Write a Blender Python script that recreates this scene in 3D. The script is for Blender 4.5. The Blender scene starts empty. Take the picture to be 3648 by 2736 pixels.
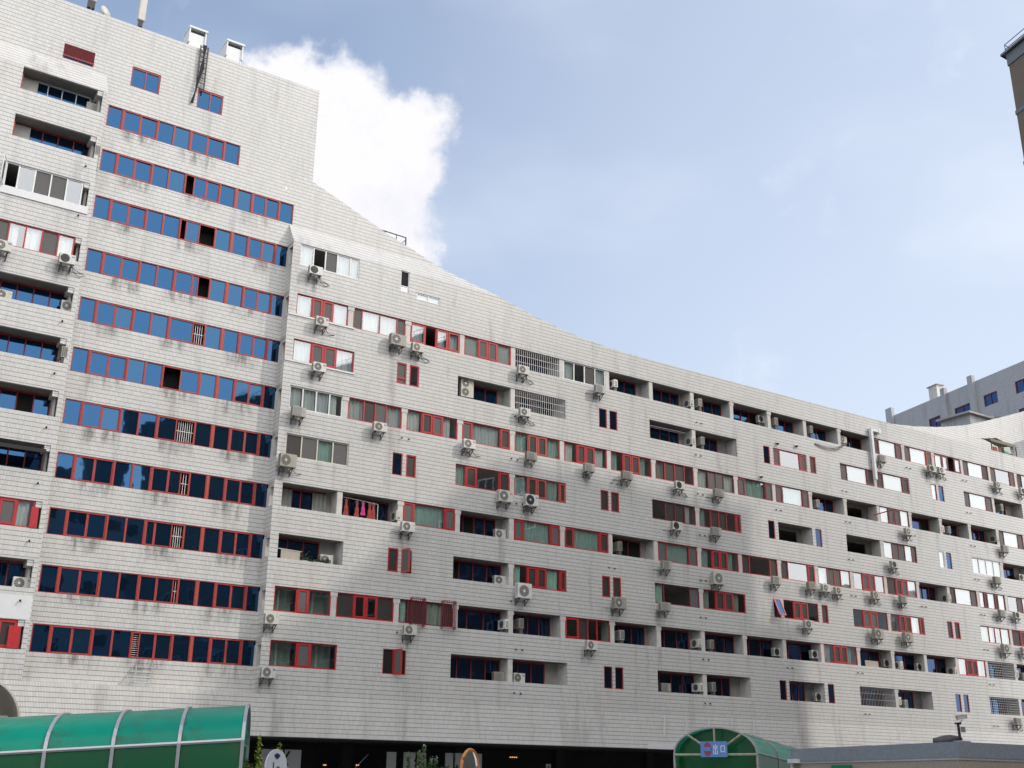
import bpy, bmesh, math, random
from mathutils import Vector, Matrix
random.seed(7)
R_=math.radians
SC=bpy.context.scene
COL=SC.collection
# ---------------------------------------------------------------- camera
EYE=Vector((0.0,-60.0,1.6)); YAW,PIT,ROLL=0.5874,0.338,0.0094
fw=Vector((math.sin(YAW)*math.cos(PIT),math.cos(YAW)*math.cos(PIT),math.sin(PIT)))
r0=Vector((math.cos(YAW),-math.sin(YAW),0)); u0=r0.cross(fw)
rt=r0*math.cos(ROLL)+u0*math.sin(ROLL); up=-r0*math.sin(ROLL)+u0*math.cos(ROLL)
cd=bpy.data.cameras.new('camera'); cd.sensor_width=36; cd.lens=4069.3/3648*36
cd.clip_start=0.1; cd.clip_end=3000
cam=bpy.data.objects.new('camera',cd); COL.objects.link(cam); SC.camera=cam
cam.matrix_world=Matrix(((rt.x,up.x,-fw.x,EYE.x),(rt.y,up.y,-fw.y,EYE.y),(rt.z,up.z,-fw.z,EYE.z),(0,0,0,1)))
# ---------------------------------------------------------------- light
SUN=Vector((1.05,-1.0,1.15)).normalized()
EL=math.asin(SUN.z); ROT=math.atan2(SUN.x,SUN.y)
sd=bpy.data.lights.new('sun','SUN'); sd.energy=1.75; sd.angle=R_(1.2); sd.color=(1.0,0.93,0.84)
so=bpy.data.objects.new('sun',sd); COL.objects.link(so); so.rotation_euler=SUN.to_track_quat('Z','Y').to_euler()
SC.view_settings.view_transform='Standard'; SC.view_settings.look='None'
SC.view_settings.exposure=0.08; SC.view_settings.gamma=1.0
SC.cycles.max_bounces=8; SC.cycles.transparent_max_bounces=12
W=bpy.data.worlds.new('World'); SC.world=W; W.use_nodes=True
nt=W.node_tree; N=nt.nodes; L=nt.links; N.clear()
def nd(t,**k):
    n=N.new(t)
    for a,b in k.items(): setattr(n,a,b)
    return n
def mth(op,a,b=None,c=None):
    n=N.new('ShaderNodeMath'); n.operation=op
    for i,v in enumerate((a,b,c)):
        if v is None: continue
        if isinstance(v,(int,float)): n.inputs[i].default_value=v
        else: L.new(v,n.inputs[i])
    return n.outputs[0]
def sstep(v,a,b):
    n=N.new('ShaderNodeMapRange'); n.interpolation_type='SMOOTHSTEP'
    n.inputs[1].default_value=a; n.inputs[2].default_value=b
    L.new(v,n.inputs[0]); return n.outputs[0]
sky=nd('ShaderNodeTexSky',sky_type='NISHITA',sun_disc=False); sky.sun_elevation=EL; sky.sun_rotation=ROT
sky.air_density=1.0; sky.dust_density=1.6; sky.ozone_density=1.6; sky.altitude=50
tc=nd('ShaderNodeTexCoord'); DIR=tc.outputs['Generated']
def dirv(az,el): return (math.sin(R_(az))*math.cos(R_(el)),math.cos(R_(az))*math.cos(R_(el)),math.sin(R_(el)))
def vnoise(scale,detail,rough=.55,sz=(1,1,1)):
    m=nd('ShaderNodeMapping'); m.inputs['Scale'].default_value=sz; L.new(DIR,m.inputs[0])
    n=nd('ShaderNodeTexNoise'); n.inputs['Scale'].default_value=scale; n.inputs['Detail'].default_value=detail; n.inputs['Roughness'].default_value=rough
    L.new(m.outputs[0],n.inputs['Vector']); return n.outputs['Fac']
def vdot(v):
    n=nd('ShaderNodeVectorMath',operation='DOT_PRODUCT'); L.new(DIR,n.inputs[0]); n.inputs[1].default_value=v; return n.outputs['Value']
def angle_to(az,el):   # degrees between the view direction and (az,el)
    return mth('MULTIPLY',mth('ARCCOSINE',vdot(dirv(az,el))),180/math.pi)
n1=vnoise(9,6,.6); n2=vnoise(34,5,.6); n3=vnoise(2.6,4,.5,(1,1,2.2)); n4=vnoise(5.5,6,.6)
wob=mth('ADD',mth('MULTIPLY',mth('SUBTRACT',n1,.5),5.6),mth('MULTIPLY',mth('SUBTRACT',n2,.5),3.2))
def puff(az,el,rad):
    return sstep(mth('ADD',mth('SUBTRACT',rad,angle_to(az,el)),wob),-.5,1.1)
cl=puff(22.0,27.8,6.7)
for a in ((20.5,31.2,3.6),(26.2,29.6,3.6),(28.6,31.6,1.7),(26.4,25.2,2.0),(17.0,28.5,5.0),(-12,30,9),(150,33,12),(108,27,10),(196,28,9),(175,46,8),(238,35,9)):
    cl=mth('MAXIMUM',cl,puff(*a))
veil=mth('MULTIPLY',sstep(n3,.42,.78),.34)
veil=mth('MAXIMUM',veil,mth('MULTIPLY',sstep(n4,.56,.8),.34))
sep=nd('ShaderNodeSeparateXYZ'); L.new(DIR,sep.inputs[0])
hz=mth('SUBTRACT',1.0,sstep(sep.outputs[2],.12,.62))
side=sstep(vdot(dirv(75,25)),.62,1.0)     # the hazy, sunward side is paler
glow=mth('MULTIPLY',mth('MULTIPLY',sstep(vdot(tuple(SUN)),-.95,.65),sstep(vdot((0,-1,0)),-.10,.45)),.85)
veil=mth('ADD',veil,mth('ADD',mth('MULTIPLY',hz,.26),mth('MULTIPLY',side,.42)))
veil=mth('MINIMUM',mth('ADD',veil,.22),.95)
mixv=nd('ShaderNodeMix',data_type='RGBA'); L.new(veil,mixv.inputs[0]); gn=nd('ShaderNodeMix',data_type='RGBA',blend_type='MULTIPLY'); gn.inputs[0].default_value=1; L.new(sky.outputs[0],gn.inputs[6]); gn.inputs[7].default_value=(1.08,1.17,1.22,1); L.new(gn.outputs[2],mixv.inputs[6]); mixv.inputs[7].default_value=(5.05,5.55,6.45,1)
shade=mth('ADD',.62,mth('MULTIPLY',sstep(n1,.34,.6),.42))
ccol=nd('ShaderNodeMix',data_type='RGBA'); L.new(shade,ccol.inputs[0]); ccol.inputs[6].default_value=(4.4,4.5,5.3,1); ccol.inputs[7].default_value=(6.3,6.25,6.5,1)
mixc=nd('ShaderNodeMix',data_type='RGBA'); L.new(cl,mixc.inputs[0]); L.new(mixv.outputs[2],mixc.inputs[6]); L.new(ccol.outputs[2],mixc.inputs[7])
mixg=nd('ShaderNodeMix',data_type='RGBA'); L.new(glow,mixg.inputs[0]); L.new(mixc.outputs[2],mixg.inputs[6]); mixg.inputs[7].default_value=(15.2,15.2,15.2,1)
bg=nd('ShaderNodeBackground'); bg.inputs[1].default_value=0.15; L.new(mixg.outputs[2],bg.inputs[0])
wo=nd('ShaderNodeOutputWorld'); L.new(bg.outputs[0],wo.inputs[0])
# ---------------------------------------------------------------- materials
def newmat(name):
    global N,L
    m=bpy.data.materials.new(name); m.use_nodes=True; N=m.node_tree.nodes; L=m.node_tree.links
    return m
def bsdf(): return N['Principled BSDF']
def texpos():
    g=N.new('ShaderNodeNewGeometry'); return g.outputs['Position']
def noise(vec,scale,detail=4,sz=None,rough=.55):
    if sz:
        mp=N.new('ShaderNodeMapping'); mp.inputs['Scale'].default_value=sz; L.new(vec,mp.inputs[0]); vec=mp.outputs[0]
    n=N.new('ShaderNodeTexNoise'); n.inputs['Scale'].default_value=scale; n.inputs['Detail'].default_value=detail; n.inputs['Roughness'].default_value=rough
    L.new(vec,n.inputs['Vector']); return n.outputs['Fac']
def mix(f,a,b):
    n=N.new('ShaderNodeMix'); n.data_type='RGBA'
    for i,v in ((0,f),(6,a),(7,b)):
        if isinstance(v,(int,float)): n.inputs[i].default_value=v
        elif isinstance(v,tuple): n.inputs[i].default_value=v if len(v)==4 else v+(1,)
        else: L.new(v,n.inputs[i])
    return n.outputs[2]
def plain(name,col,rough=.6,metal=0.0,var=.12,scale=3.0,spec=.5):
    m=newmat(name); b=bsdf(); b.inputs['Roughness'].default_value=rough; b.inputs['Metallic'].default_value=metal
    b.inputs['Specular IOR Level'].default_value=spec
    f=noise(texpos(),scale,5)
    d=tuple(c*(1-var*2.2) for c in col); l=tuple(min(1,c*(1+var)) for c in col)
    L.new(mix(f,d,l),b.inputs['Base Color']); return m
def tile(name,base,dirt=1.0,joint=(.13,.125,.12),rough=.34,patch=0.0):
    m=newmat(name); b=bsdf(); P=texpos()
    s=N.new('ShaderNodeSeparateXYZ'); L.new(P,s.inputs[0]); X,Y,Z=s.outputs
    h=mth('ADD',X,Y)
    cx=mth('DIVIDE',mth('ADD',h,400.0),.0705); cz=mth('DIVIDE',mth('ADD',Z,100.02),.24167)
    fx=mth('FRACT',cx); fz=mth('FRACT',cz)
    lv=mth('LESS_THAN',fx,.17); lh=mth('LESS_THAN',fz,.12)
    cmb=N.new('ShaderNodeCombineXYZ'); L.new(mth('FLOOR',cx),cmb.inputs[0]); L.new(mth('FLOOR',cz),cmb.inputs[1])
    wn=N.new('ShaderNodeTexWhiteNoise'); wn.noise_dimensions='2D'; L.new(cmb.outputs[0],wn.inputs['Vector'])
    c0=tuple(x*.87 for x in base)
    col=mix(wn.outputs['Value'],c0,base)
    # weather: broad grime, rain streaks, rusty patches
    big=noise(P,.13,5,(1,1,1)); st=noise(P,1.0,6,(1.1,1.1,.11),.62); fine=noise(P,5.5,4,(1,1,.45))
    pt=sstep(big,.38,.70); sk=sstep(st,.50,.78)
    g=mth('MULTIPLY',mth('ADD',mth('MULTIPLY',sk,.55),mth('MULTIPLY',mth('MULTIPLY',pt,sk),.5)),dirt)
    g=mth('ADD',g,mth('MULTIPLY',mth('MULTIPLY',pt,.16),dirt)); g=mth('MINIMUM',mth('ADD',g,mth('MULTIPLY',sstep(fine,.5,.9),.10*dirt)),.85)
    col=mix(g,col,(.20,.19,.175))
    warm=mth('MULTIPLY',sstep(noise(P,.45,4,(1,1,.6)),.52,.75),.22)
    col=mix(warm,col,(base[0]*.93,base[1]*.83,base[2]*.70))
    j=mth('MAXIMUM',mth('MULTIPLY',lv,.58),mth('MULTIPLY',lh,.92))
    col=mix(j,col,joint)
    L.new(col,b.inputs['Base Color']); b.inputs['Roughness'].default_value=rough
    return m
def wavy(strength,scale=.9):
    bp=N.new('ShaderNodeBump'); bp.inputs['Strength'].default_value=strength; bp.inputs['Distance'].default_value=.05
    L.new(noise(texpos(),scale,2),bp.inputs['Height']); return bp.outputs[0]
def blueglass(name,col,rough=.02,wv=.05):
    m=newmat(name); b=bsdf(); b.inputs['Base Color'].default_value=col+(1,); b.inputs['Metallic'].default_value=.90; b.inputs['Roughness'].default_value=rough
    L.new(wavy(wv),b.inputs['Normal']); return m
def clearglass(name,tint,r0,grime=0.0):
    m=newmat(name); N.remove(bsdf()); out=N['Material Output']
    tr=N.new('ShaderNodeBsdfTransparent'); tr.inputs[0].default_value=tint+(1,)
    gl=N.new('ShaderNodeBsdfGlossy'); gl.inputs['Roughness'].default_value=.02; gl.inputs[0].default_value=(.96,.98,1,1); L.new(wavy(.03),gl.inputs['Normal'])
    lw=N.new('ShaderNodeLayerWeight'); lw.inputs[0].default_value=.5
    p5=mth('POWER',lw.outputs['Facing'],3.2)
    f=mth('ADD',r0,mth('MULTIPLY',p5,1-r0))
    ms=N.new('ShaderNodeMixShader'); L.new(f,ms.inputs[0]); L.new(tr.outputs[0],ms.inputs[1]); L.new(gl.outputs[0],ms.inputs[2]); L.new(ms.outputs[0],out.inputs[0]); return m
def poly_green(name,col,trans):
    m=newmat(name); N.remove(bsdf()); out=N['Material Output']
    P=texpos(); f=noise(P,1.6,4); st=sstep(noise(P,2.2,5,(1,1,.25)),.5,.8)
    c=mix(f,tuple(x*.7 for x in col),col); tg=N.new('ShaderNodeTexCoord'); sx=N.new('ShaderNodeSeparateXYZ'); L.new(tg.outputs['Generated'],sx.inputs[0]); ed=sstep(mth('ABSOLUTE',mth('SUBTRACT',sx.outputs[0],.5)),.20,.5)
    dn=sstep(noise(P,7.0,5,(1,1,.5),.7),.42,.62)
    c=mix(mth('MULTIPLY',st,.35),c,(.10,.13,.06)); c=mix(mth('MULTIPLY',mth('MULTIPLY',ed,dn),.6),c,(.09,.14,.07)); c=mix(mth('MULTIPLY',sstep(sx.outputs[2],.55,1.0),.35),c,(.16,.30,.20))
    d=N.new('ShaderNodeBsdfDiffuse'); L.new(c,d.inputs[0])
    t=N.new('ShaderNodeBsdfTranslucent'); L.new(mix(.25,c,trans),t.inputs[0])
    a=N.new('ShaderNodeMixShader'); a.inputs[0].default_value=.55; L.new(d.outputs[0],a.inputs[1]); L.new(t.outputs[0],a.inputs[2])
    g=N.new('ShaderNodeBsdfGlossy'); g.inputs['Roughness'].default_value=.16
    lw=N.new('ShaderNodeFresnel'); lw.inputs[0].default_value=1.4
    ms=N.new('ShaderNodeMixShader'); L.new(mth('MULTIPLY',lw.outputs[0],.6),ms.inputs[0]); L.new(a.outputs[0],ms.inputs[1]); L.new(g.outputs[0],ms.inputs[2]); L.new(ms.outputs[0],out.inputs[0]); return m
M={}
M['tile']=tile('white_facade_tile',(.635,.622,.60),.62)
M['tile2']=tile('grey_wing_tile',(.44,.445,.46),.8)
M['palewall']=plain('pale_render',(.50,.49,.47),.9,var=.1,scale=.4)
M['oldplaster']=plain('old_plaster',(.38,.365,.34),.9,var=.22,scale=1.6)
M['plaster']=plain('plaster',(.60,.575,.54),.8,var=.16,scale=2.2)
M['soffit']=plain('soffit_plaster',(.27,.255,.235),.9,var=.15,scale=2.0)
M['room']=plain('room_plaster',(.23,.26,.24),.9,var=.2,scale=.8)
M['whiteledge']=plain('painted_metal_ledge',(.66,.665,.67),.4,var=.05)
M['red']=plain('red_painted_frame',(.47,.020,.024),.45,var=.2,scale=6)
M['redold']=plain('faded_red_frame',(.46,.075,.05),.6,var=.28,scale=9)
M['redrib']=plain('weathered_red_frame',(.40,.040,.034),.55,var=.26,scale=8)
M['maroon']=plain('maroon_steel',(.20,.018,.026),.5,var=.2,scale=5)
M['white']=plain('white_aluminium',(.72,.72,.71),.4,var=.06)
M['cream']=plain('cream_aluminium',(.60,.56,.46),.5,var=.12)
M['blue']=blueglass('blue_reflective_glass',(.029,.088,.185))
M['blue2']=blueglass('pale_blue_reflective_glass',(.038,.102,.192))
M['navy']=blueglass('dark_blue_glass',(.035,.065,.14),.04)
M['glass']=clearglass('clear_glass',(.80,.86,.84),.30)
M['glasslow']=clearglass('greenish_clear_glass',(.80,.90,.85),.13)
M['interior']=plain('pale_green_interior',(.34,.39,.35),.9,var=.2,scale=1.2)
M['skysheet']=plain('sky_reflection_sheet',(.62,.64,.65),.9,var=.06,scale=1)  # pale sheet behind the panes, standing in for sky reflected in the glass
M['screen_g']=plain('grey_insect_screen',(.105,.10,.098),.75,var=.1,scale=10)
M['screen_d']=plain('dark_insect_screen',(.030,.024,.022),.6,var=.25,scale=4)
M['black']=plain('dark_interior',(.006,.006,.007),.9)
M['curtain_w']=plain('white_curtain',(.76,.76,.74),.85,var=.06)
M['curtain_c']=plain('teal_curtain',(.42,.58,.53),.85,var=.1)
M['curtain_o']=plain('grey_curtain',(.34,.34,.30),.85,var=.1)
M['blind']=plain('white_blind',(.74,.74,.72),.7,var=.05)
M['acwhite']=plain('aircon_white',(.66,.655,.63),.45,var=.10,scale=4)
M['acgrey']=plain('aircon_aged',(.47,.46,.43),.55,var=.16,scale=5)
M['grille']=plain('aircon_grille',(.085,.083,.078),.6,var=.1)
M['grillel']=plain('aircon_grey_grille',(.19,.19,.18),.6,var=.12)
M['fanblk']=plain('fan_black',(.018,.018,.02),.4)
M['rust']=plain('dark_steel_bracket',(.10,.09,.085),.6,var=.25,scale=9)
M['bluelab']=plain('blue_sticker',(.015,.06,.32),.5,var=.02)
M['cyanlab']=plain('cyan_sticker',(.03,.22,.60),.5,var=.02)
M['redlab']=plain('red_sticker',(.50,.03,.03),.5,var=.02)
M['hose']=plain('grey_hose',(.22,.22,.21),.7)
M['dark']=plain('black_rubber',(.014,.014,.015),.7)
M['steel']=plain('galvanised_steel',(.46,.47,.48),.38,.55,var=.1)
M['concrete']=plain('concrete',(.36,.35,.33),.9,var=.15,scale=1.2)
M['asphalt']=plain('court_paving',(.26,.255,.25),.9,var=.2,scale=1.5)
M['beige']=plain('beige_render',(.185,.145,.112),.9,var=.14,scale=.35)
M['greyband']=plain('grey_band_paint',(.17,.185,.20),.8,var=.1,scale=1)
M['pebble']=plain('pebbledash',(.46,.39,.32),.95,var=.38,scale=30)
M['bluegrey']=plain('blue_grey_render',(.27,.295,.325),.9,var=.22,scale=14)
M['green_top']=poly_green('green_polycarbonate_roof',(.008,.54,.38),(.04,.9,.66))
M['green_side']=poly_green('green_polycarbonate_side',(.004,.17,.06),(.01,.42,.12))
M['tanrib']=plain('weathered_tan_rib',(.42,.36,.26),.8,var=.3,scale=9)
M['signblue']=plain('blue_sign',(.10,.22,.50),.5,var=.05)
M['signgreen']=plain('green_sign',(.01,.20,.10),.5,var=.05)
M['signwhite']=plain('sign_white',(.62,.64,.68),.5,var=.04)
M['ink']=plain('navy_ink',(.02,.03,.09),.6,var=.02)
M['noentry']=plain('faded_red_disc',(.26,.05,.085),.5,var=.1)
M['orange']=plain('orange_rim',(.62,.24,.05),.5,var=.1)
M['mirror']=plain('mirror_face',(.82,.84,.85),.03,1.0,var=.0)
M['leaf']=plain('leaf_green',(.13,.22,.06),.6,var=.45,scale=9)
M['leafy']=plain('leaf_yellow_green',(.42,.46,.06),.6,var=.4,scale=9)
M['leafd']=plain('leaf_dark_green',(.03,.075,.025),.6,var=.4,scale=9)
M['stem']=plain('plant_stem',(.10,.085,.05),.8)
M['pink']=plain('pink_cloth',(.55,.05,.22),.85,var=.1); M['rusty']=plain('brick_red_cloth',(.30,.055,.045),.85,var=.12)
M['towel']=plain('beige_towel',(.40,.35,.30),.9,var=.1); M['tarp']=plain('old_tarpaulin',(.17,.165,.115),.9,var=.3,scale=3)
M['bluecloth']=plain('blue_curtain',(.05,.11,.30),.85,var=.15)
M['terracotta']=plain('pale_pot',(.52,.47,.40),.8)
M['hoard']=plain('hoarding_board',(.62,.62,.61),.7,var=.06)
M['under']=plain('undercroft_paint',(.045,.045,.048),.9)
M['corr']=plain('beige_corrugated_sheet',(.40,.365,.30),.6,var=.15,scale=2)
M['junk']=plain('junk_timber',(.20,.13,.09),.9,var=.4,scale=5)
m=newmat('warm_lamp'); b=bsdf(); b.inputs['Emission Color'].default_value=(1,.45,.15,1); b.inputs['Emission Strength'].default_value=1.3; M['lamp']=m
# ---------------------------------------------------------------- mesh helpers
for k in ('acwhite','acgrey'):      # each unit has aged a little differently
    m=M[k]; N=m.node_tree.nodes; L=m.node_tree.links; b=bsdf(); src=b.inputs['Base Color'].links[0].from_socket
    oi=N.new('ShaderNodeObjectInfo'); t=mix(oi.outputs['Random'],(1.08,1.08,1.08),(.74,.70,.60)); n=N.new('ShaderNodeMix'); n.data_type='RGBA'; n.blend_type='MULTIPLY'; n.inputs[0].default_value=1
    L.new(src,n.inputs[6]); L.new(t,n.inputs[7]); L.new(n.outputs[2],b.inputs['Base Color'])
m=newmat('drip_grime'); b=bsdf(); b.inputs['Base Color'].default_value=(.045,.042,.038,1); b.inputs['Roughness'].default_value=.8
t_=N.new('ShaderNodeTexCoord'); s_=N.new('ShaderNodeSeparateXYZ'); L.new(t_.outputs['Generated'],s_.inputs[0])
fx_=mth('MULTIPLY',sstep(s_.outputs[0],0,.3),mth('SUBTRACT',1.0,sstep(s_.outputs[0],.7,1.0))); fz_=mth('MULTIPLY',sstep(s_.outputs[2],0,.75),mth('SUBTRACT',1.0,sstep(s_.outputs[2],.92,1.0)))
nn_=sstep(noise(texpos(),1.0,5,(2.3,2.3,.5),.72),.38,.72); L.new(mth('MULTIPLY',mth('MULTIPLY',fx_,fz_),mth('MULTIPLY',nn_,.5)),b.inputs['Alpha']); M['stain']=m
class MB:
    def __init__(s): s.v=[]; s.f=[]; s.m=[]; s.mats=[]
    def mi(s,k):
        if k not in s.mats: s.mats.append(k)
        return s.mats.index(k)
    def face(s,pts,k):
        n=len(s.v); s.v+=[tuple(p) for p in pts]; s.f.append(tuple(range(n,n+len(pts)))); s.m.append(s.mi(k)); return s
    def box(s,x0,x1,y0,y1,z0,z1,k,skip=''):
        n=len(s.v); s.v+=[(x,y,z) for z in (z0,z1) for y in (y0,y1) for x in (x0,x1)]
        F={'b':(0,2,3,1),'t':(4,5,7,6),'f':(0,1,5,4),'k':(2,6,7,3),'l':(0,4,6,2),'r':(1,3,7,5)}
        i=s.mi(k)
        for c,q in F.items():
            if c in skip: continue
            s.f.append(tuple(n+a for a in q)); s.m.append(i)
        return s
    def obox(s,c,ax,ay,az,k):       # box from a centre and three half-axis vectors
        c=Vector(c); n=len(s.v); ax,ay,az=Vector(ax),Vector(ay),Vector(az)
        for sz in (-1,1):
            for sy in (-1,1):
                for sx in (-1,1): s.v.append(tuple(c+ax*sx+ay*sy+az*sz))
        i=s.mi(k)
        for q in ((0,2,3,1),(4,5,7,6),(0,1,5,4),(2,6,7,3),(0,4,6,2),(1,3,7,5)): s.f.append(tuple(n+a for a in q)); s.m.append(i)
        return s
    def tube(s,pts,r,k,seg=6):
        pts=[Vector(p) for p in pts]; rings=[]
        for i,p in enumerate(pts):
            d=(pts[min(i+1,len(pts)-1)]-pts[max(i-1,0)]).normalized()
            a=d.cross(Vector((0,0,1)) if abs(d.z)<.9 else Vector((1,0,0))).normalized(); b=d.cross(a)
            rr=r[i] if isinstance(r,(list,tuple)) else r
            n=len(s.v); s.v+=[tuple(p+a*math.cos(2*math.pi*j/seg)*rr+b*math.sin(2*math.pi*j/seg)*rr) for j in range(seg)]; rings.append(n)
        i=s.mi(k)
        for a,b in zip(rings,rings[1:]):
            for j in range(seg): s.f.append((a+j,a+(j+1)%seg,b+(j+1)%seg,b+j)); s.m.append(i)
        s.f.append(tuple(range(rings[0]+seg-1,rings[0]-1,-1))); s.m.append(i); s.f.append(tuple(range(rings[-1],rings[-1]+seg))); s.m.append(i)
        return s
    def disc(s,c,r,y,k,seg=20,r_in=0.0):   # disc (or ring) in the xz plane facing -y
        n=len(s.v); i=s.mi(k)
        P=[(c[0]+r*math.cos(2*math.pi*j/seg),y,c[1]+r*math.sin(2*math.pi*j/seg)) for j in range(seg)]
        s.v+=P
        if r_in>0:
            s.v+=[(c[0]+r_in*math.cos(2*math.pi*j/seg),y,c[1]+r_in*math.sin(2*math.pi*j/seg)) for j in range(seg)]
            for j in range(seg): s.f.append((n+j,n+(j+1)%seg,n+seg+(j+1)%seg,n+seg+j)); s.m.append(i)
        else: s.f.append(tuple(range(n,n+seg))); s.m.append(i)
        return s
    def mesh(s,name):
        me=bpy.data.meshes.new(name); me.from_pydata(s.v,[],s.f); 
        for k in s.mats: me.materials.append(M[k])
        me.polygons.foreach_set('material_index',s.m); me.update(); return me
    def build(s,name,parent=None,smooth=False,bevel=0,fix=False):
        me=s.mesh(name)
        if bevel or fix:
            bm=bmesh.new(); bm.from_mesh(me)
            if fix: bmesh.ops.remove_doubles(bm,verts=bm.verts,dist=1e-4); bmesh.ops.recalc_face_normals(bm,faces=bm.faces)
            if bevel: bmesh.ops.bevel(bm,geom=bm.edges[:],offset=bevel,segments=2,affect='EDGES')
            bm.to_mesh(me); bm.free()
        if smooth: me.polygons.foreach_set('use_smooth',[True]*len(me.polygons))
        return link(name,me,parent)
def link(name,me,parent=None):
    o=bpy.data.objects.new(name,me); COL.objects.link(o); o.parent=parent; return o
def tag(o,label,cat,group=None,kind=None):
    if label: o['label']=label
    if cat: o['category']=cat
    if group: o['group']=group
    if kind: o['kind']=kind
    return o
def thing(name,label,cat,loc=(0,0,0),rz=0,group=None):
    o=bpy.data.objects.new(name,None); COL.objects.link(o); o.empty_display_size=.2; o.location=loc; o.rotation_euler=(0,0,rz); return tag(o,label,cat,group)
def struct(o): o['kind']='structure'; return o
Z0=1.6            # the eye; facade heights below are measured from it
# ================================================================ setting
g=MB(); g.box(-600,600,-600,600,-.5,0,'asphalt'); struct(g.build('ground'))
# ================================================================ the white tiled apartment building
FY=-.92          # front plane of the projecting blocks; the ribbon plane is y=0
ZH={k:7.28+2.9*(11-k)+1.6+(.36 if k<=3 else 0)+(.03 if k<=2 else 0) for k in range(1,12)}   # heads of the window rows (row 1 highest)
OH=1.375         # opening height
def BC(i): return 23.52+3.98*i
bld=thing('apartment_building','long white tiled apartment building with red window frames and a high stepped left end','apartment building',(0,0,0))
def wallgrid(mb,u0,u1,z0,z1,holes,y,k,depth=.16,reveal=None):
    """A flat wall with rectangular holes: front faces plus the reveals of each hole."""
    reveal=reveal or k
    zs=sorted({z0,z1}|{min(max(h[i],z0),z1) for h in holes for i in (2,3)})
    for a,b in zip(zs,zs[1:]):
        if b-a<1e-5: continue
        zm=(a+b)/2; us=[u0]
        cuts=sorted((max(h[0],u0),min(h[1],u1)) for h in holes if h[2]<zm<h[3])
        x=u0
        for c,d in cuts:
            if c>x+1e-5: mb.face([(x,y,a),(c,y,a),(c,y,b),(x,y,b)],k)
            x=max(x,d)
        if x<u1-1e-5: mb.face([(x,y,a),(u1,y,a),(u1,y,b),(x,y,b)],k)
    for h in holes:
        a,b,c,d=h[:4]; e=y+depth
        mb.face([(a,y,d),(b,y,d),(b,e,d),(a,e,d)],reveal); mb.face([(a,y,c),(a,e,c),(b,e,c),(b,y,c)],reveal)
        mb.face([(a,y,c),(a,y,d),(a,e,d),(a,e,c)],reveal); mb.face([(b,y,c),(b,e,c),(b,e,d),(b,y,d)],reveal)
# ---------------------------------------------------------------- what each opening holds
PAT={'a':(1.15,.80,.80,1.15),'b':(.75,2.1,.75),'q':(1,1,1,1),'e':(.62,1.25,1.25,.62),'t':(1.6,.85,1.6),'p':(1.1,.8,.9,.9),'v':(1.25,.85,.85,1.0),'w5':(1.05,.95,.95,1.05,.72),'m':(.7,.5,1.0,.5,1.0),'one':(1,),'l5':(.8,1,1,1,1)}
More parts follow.
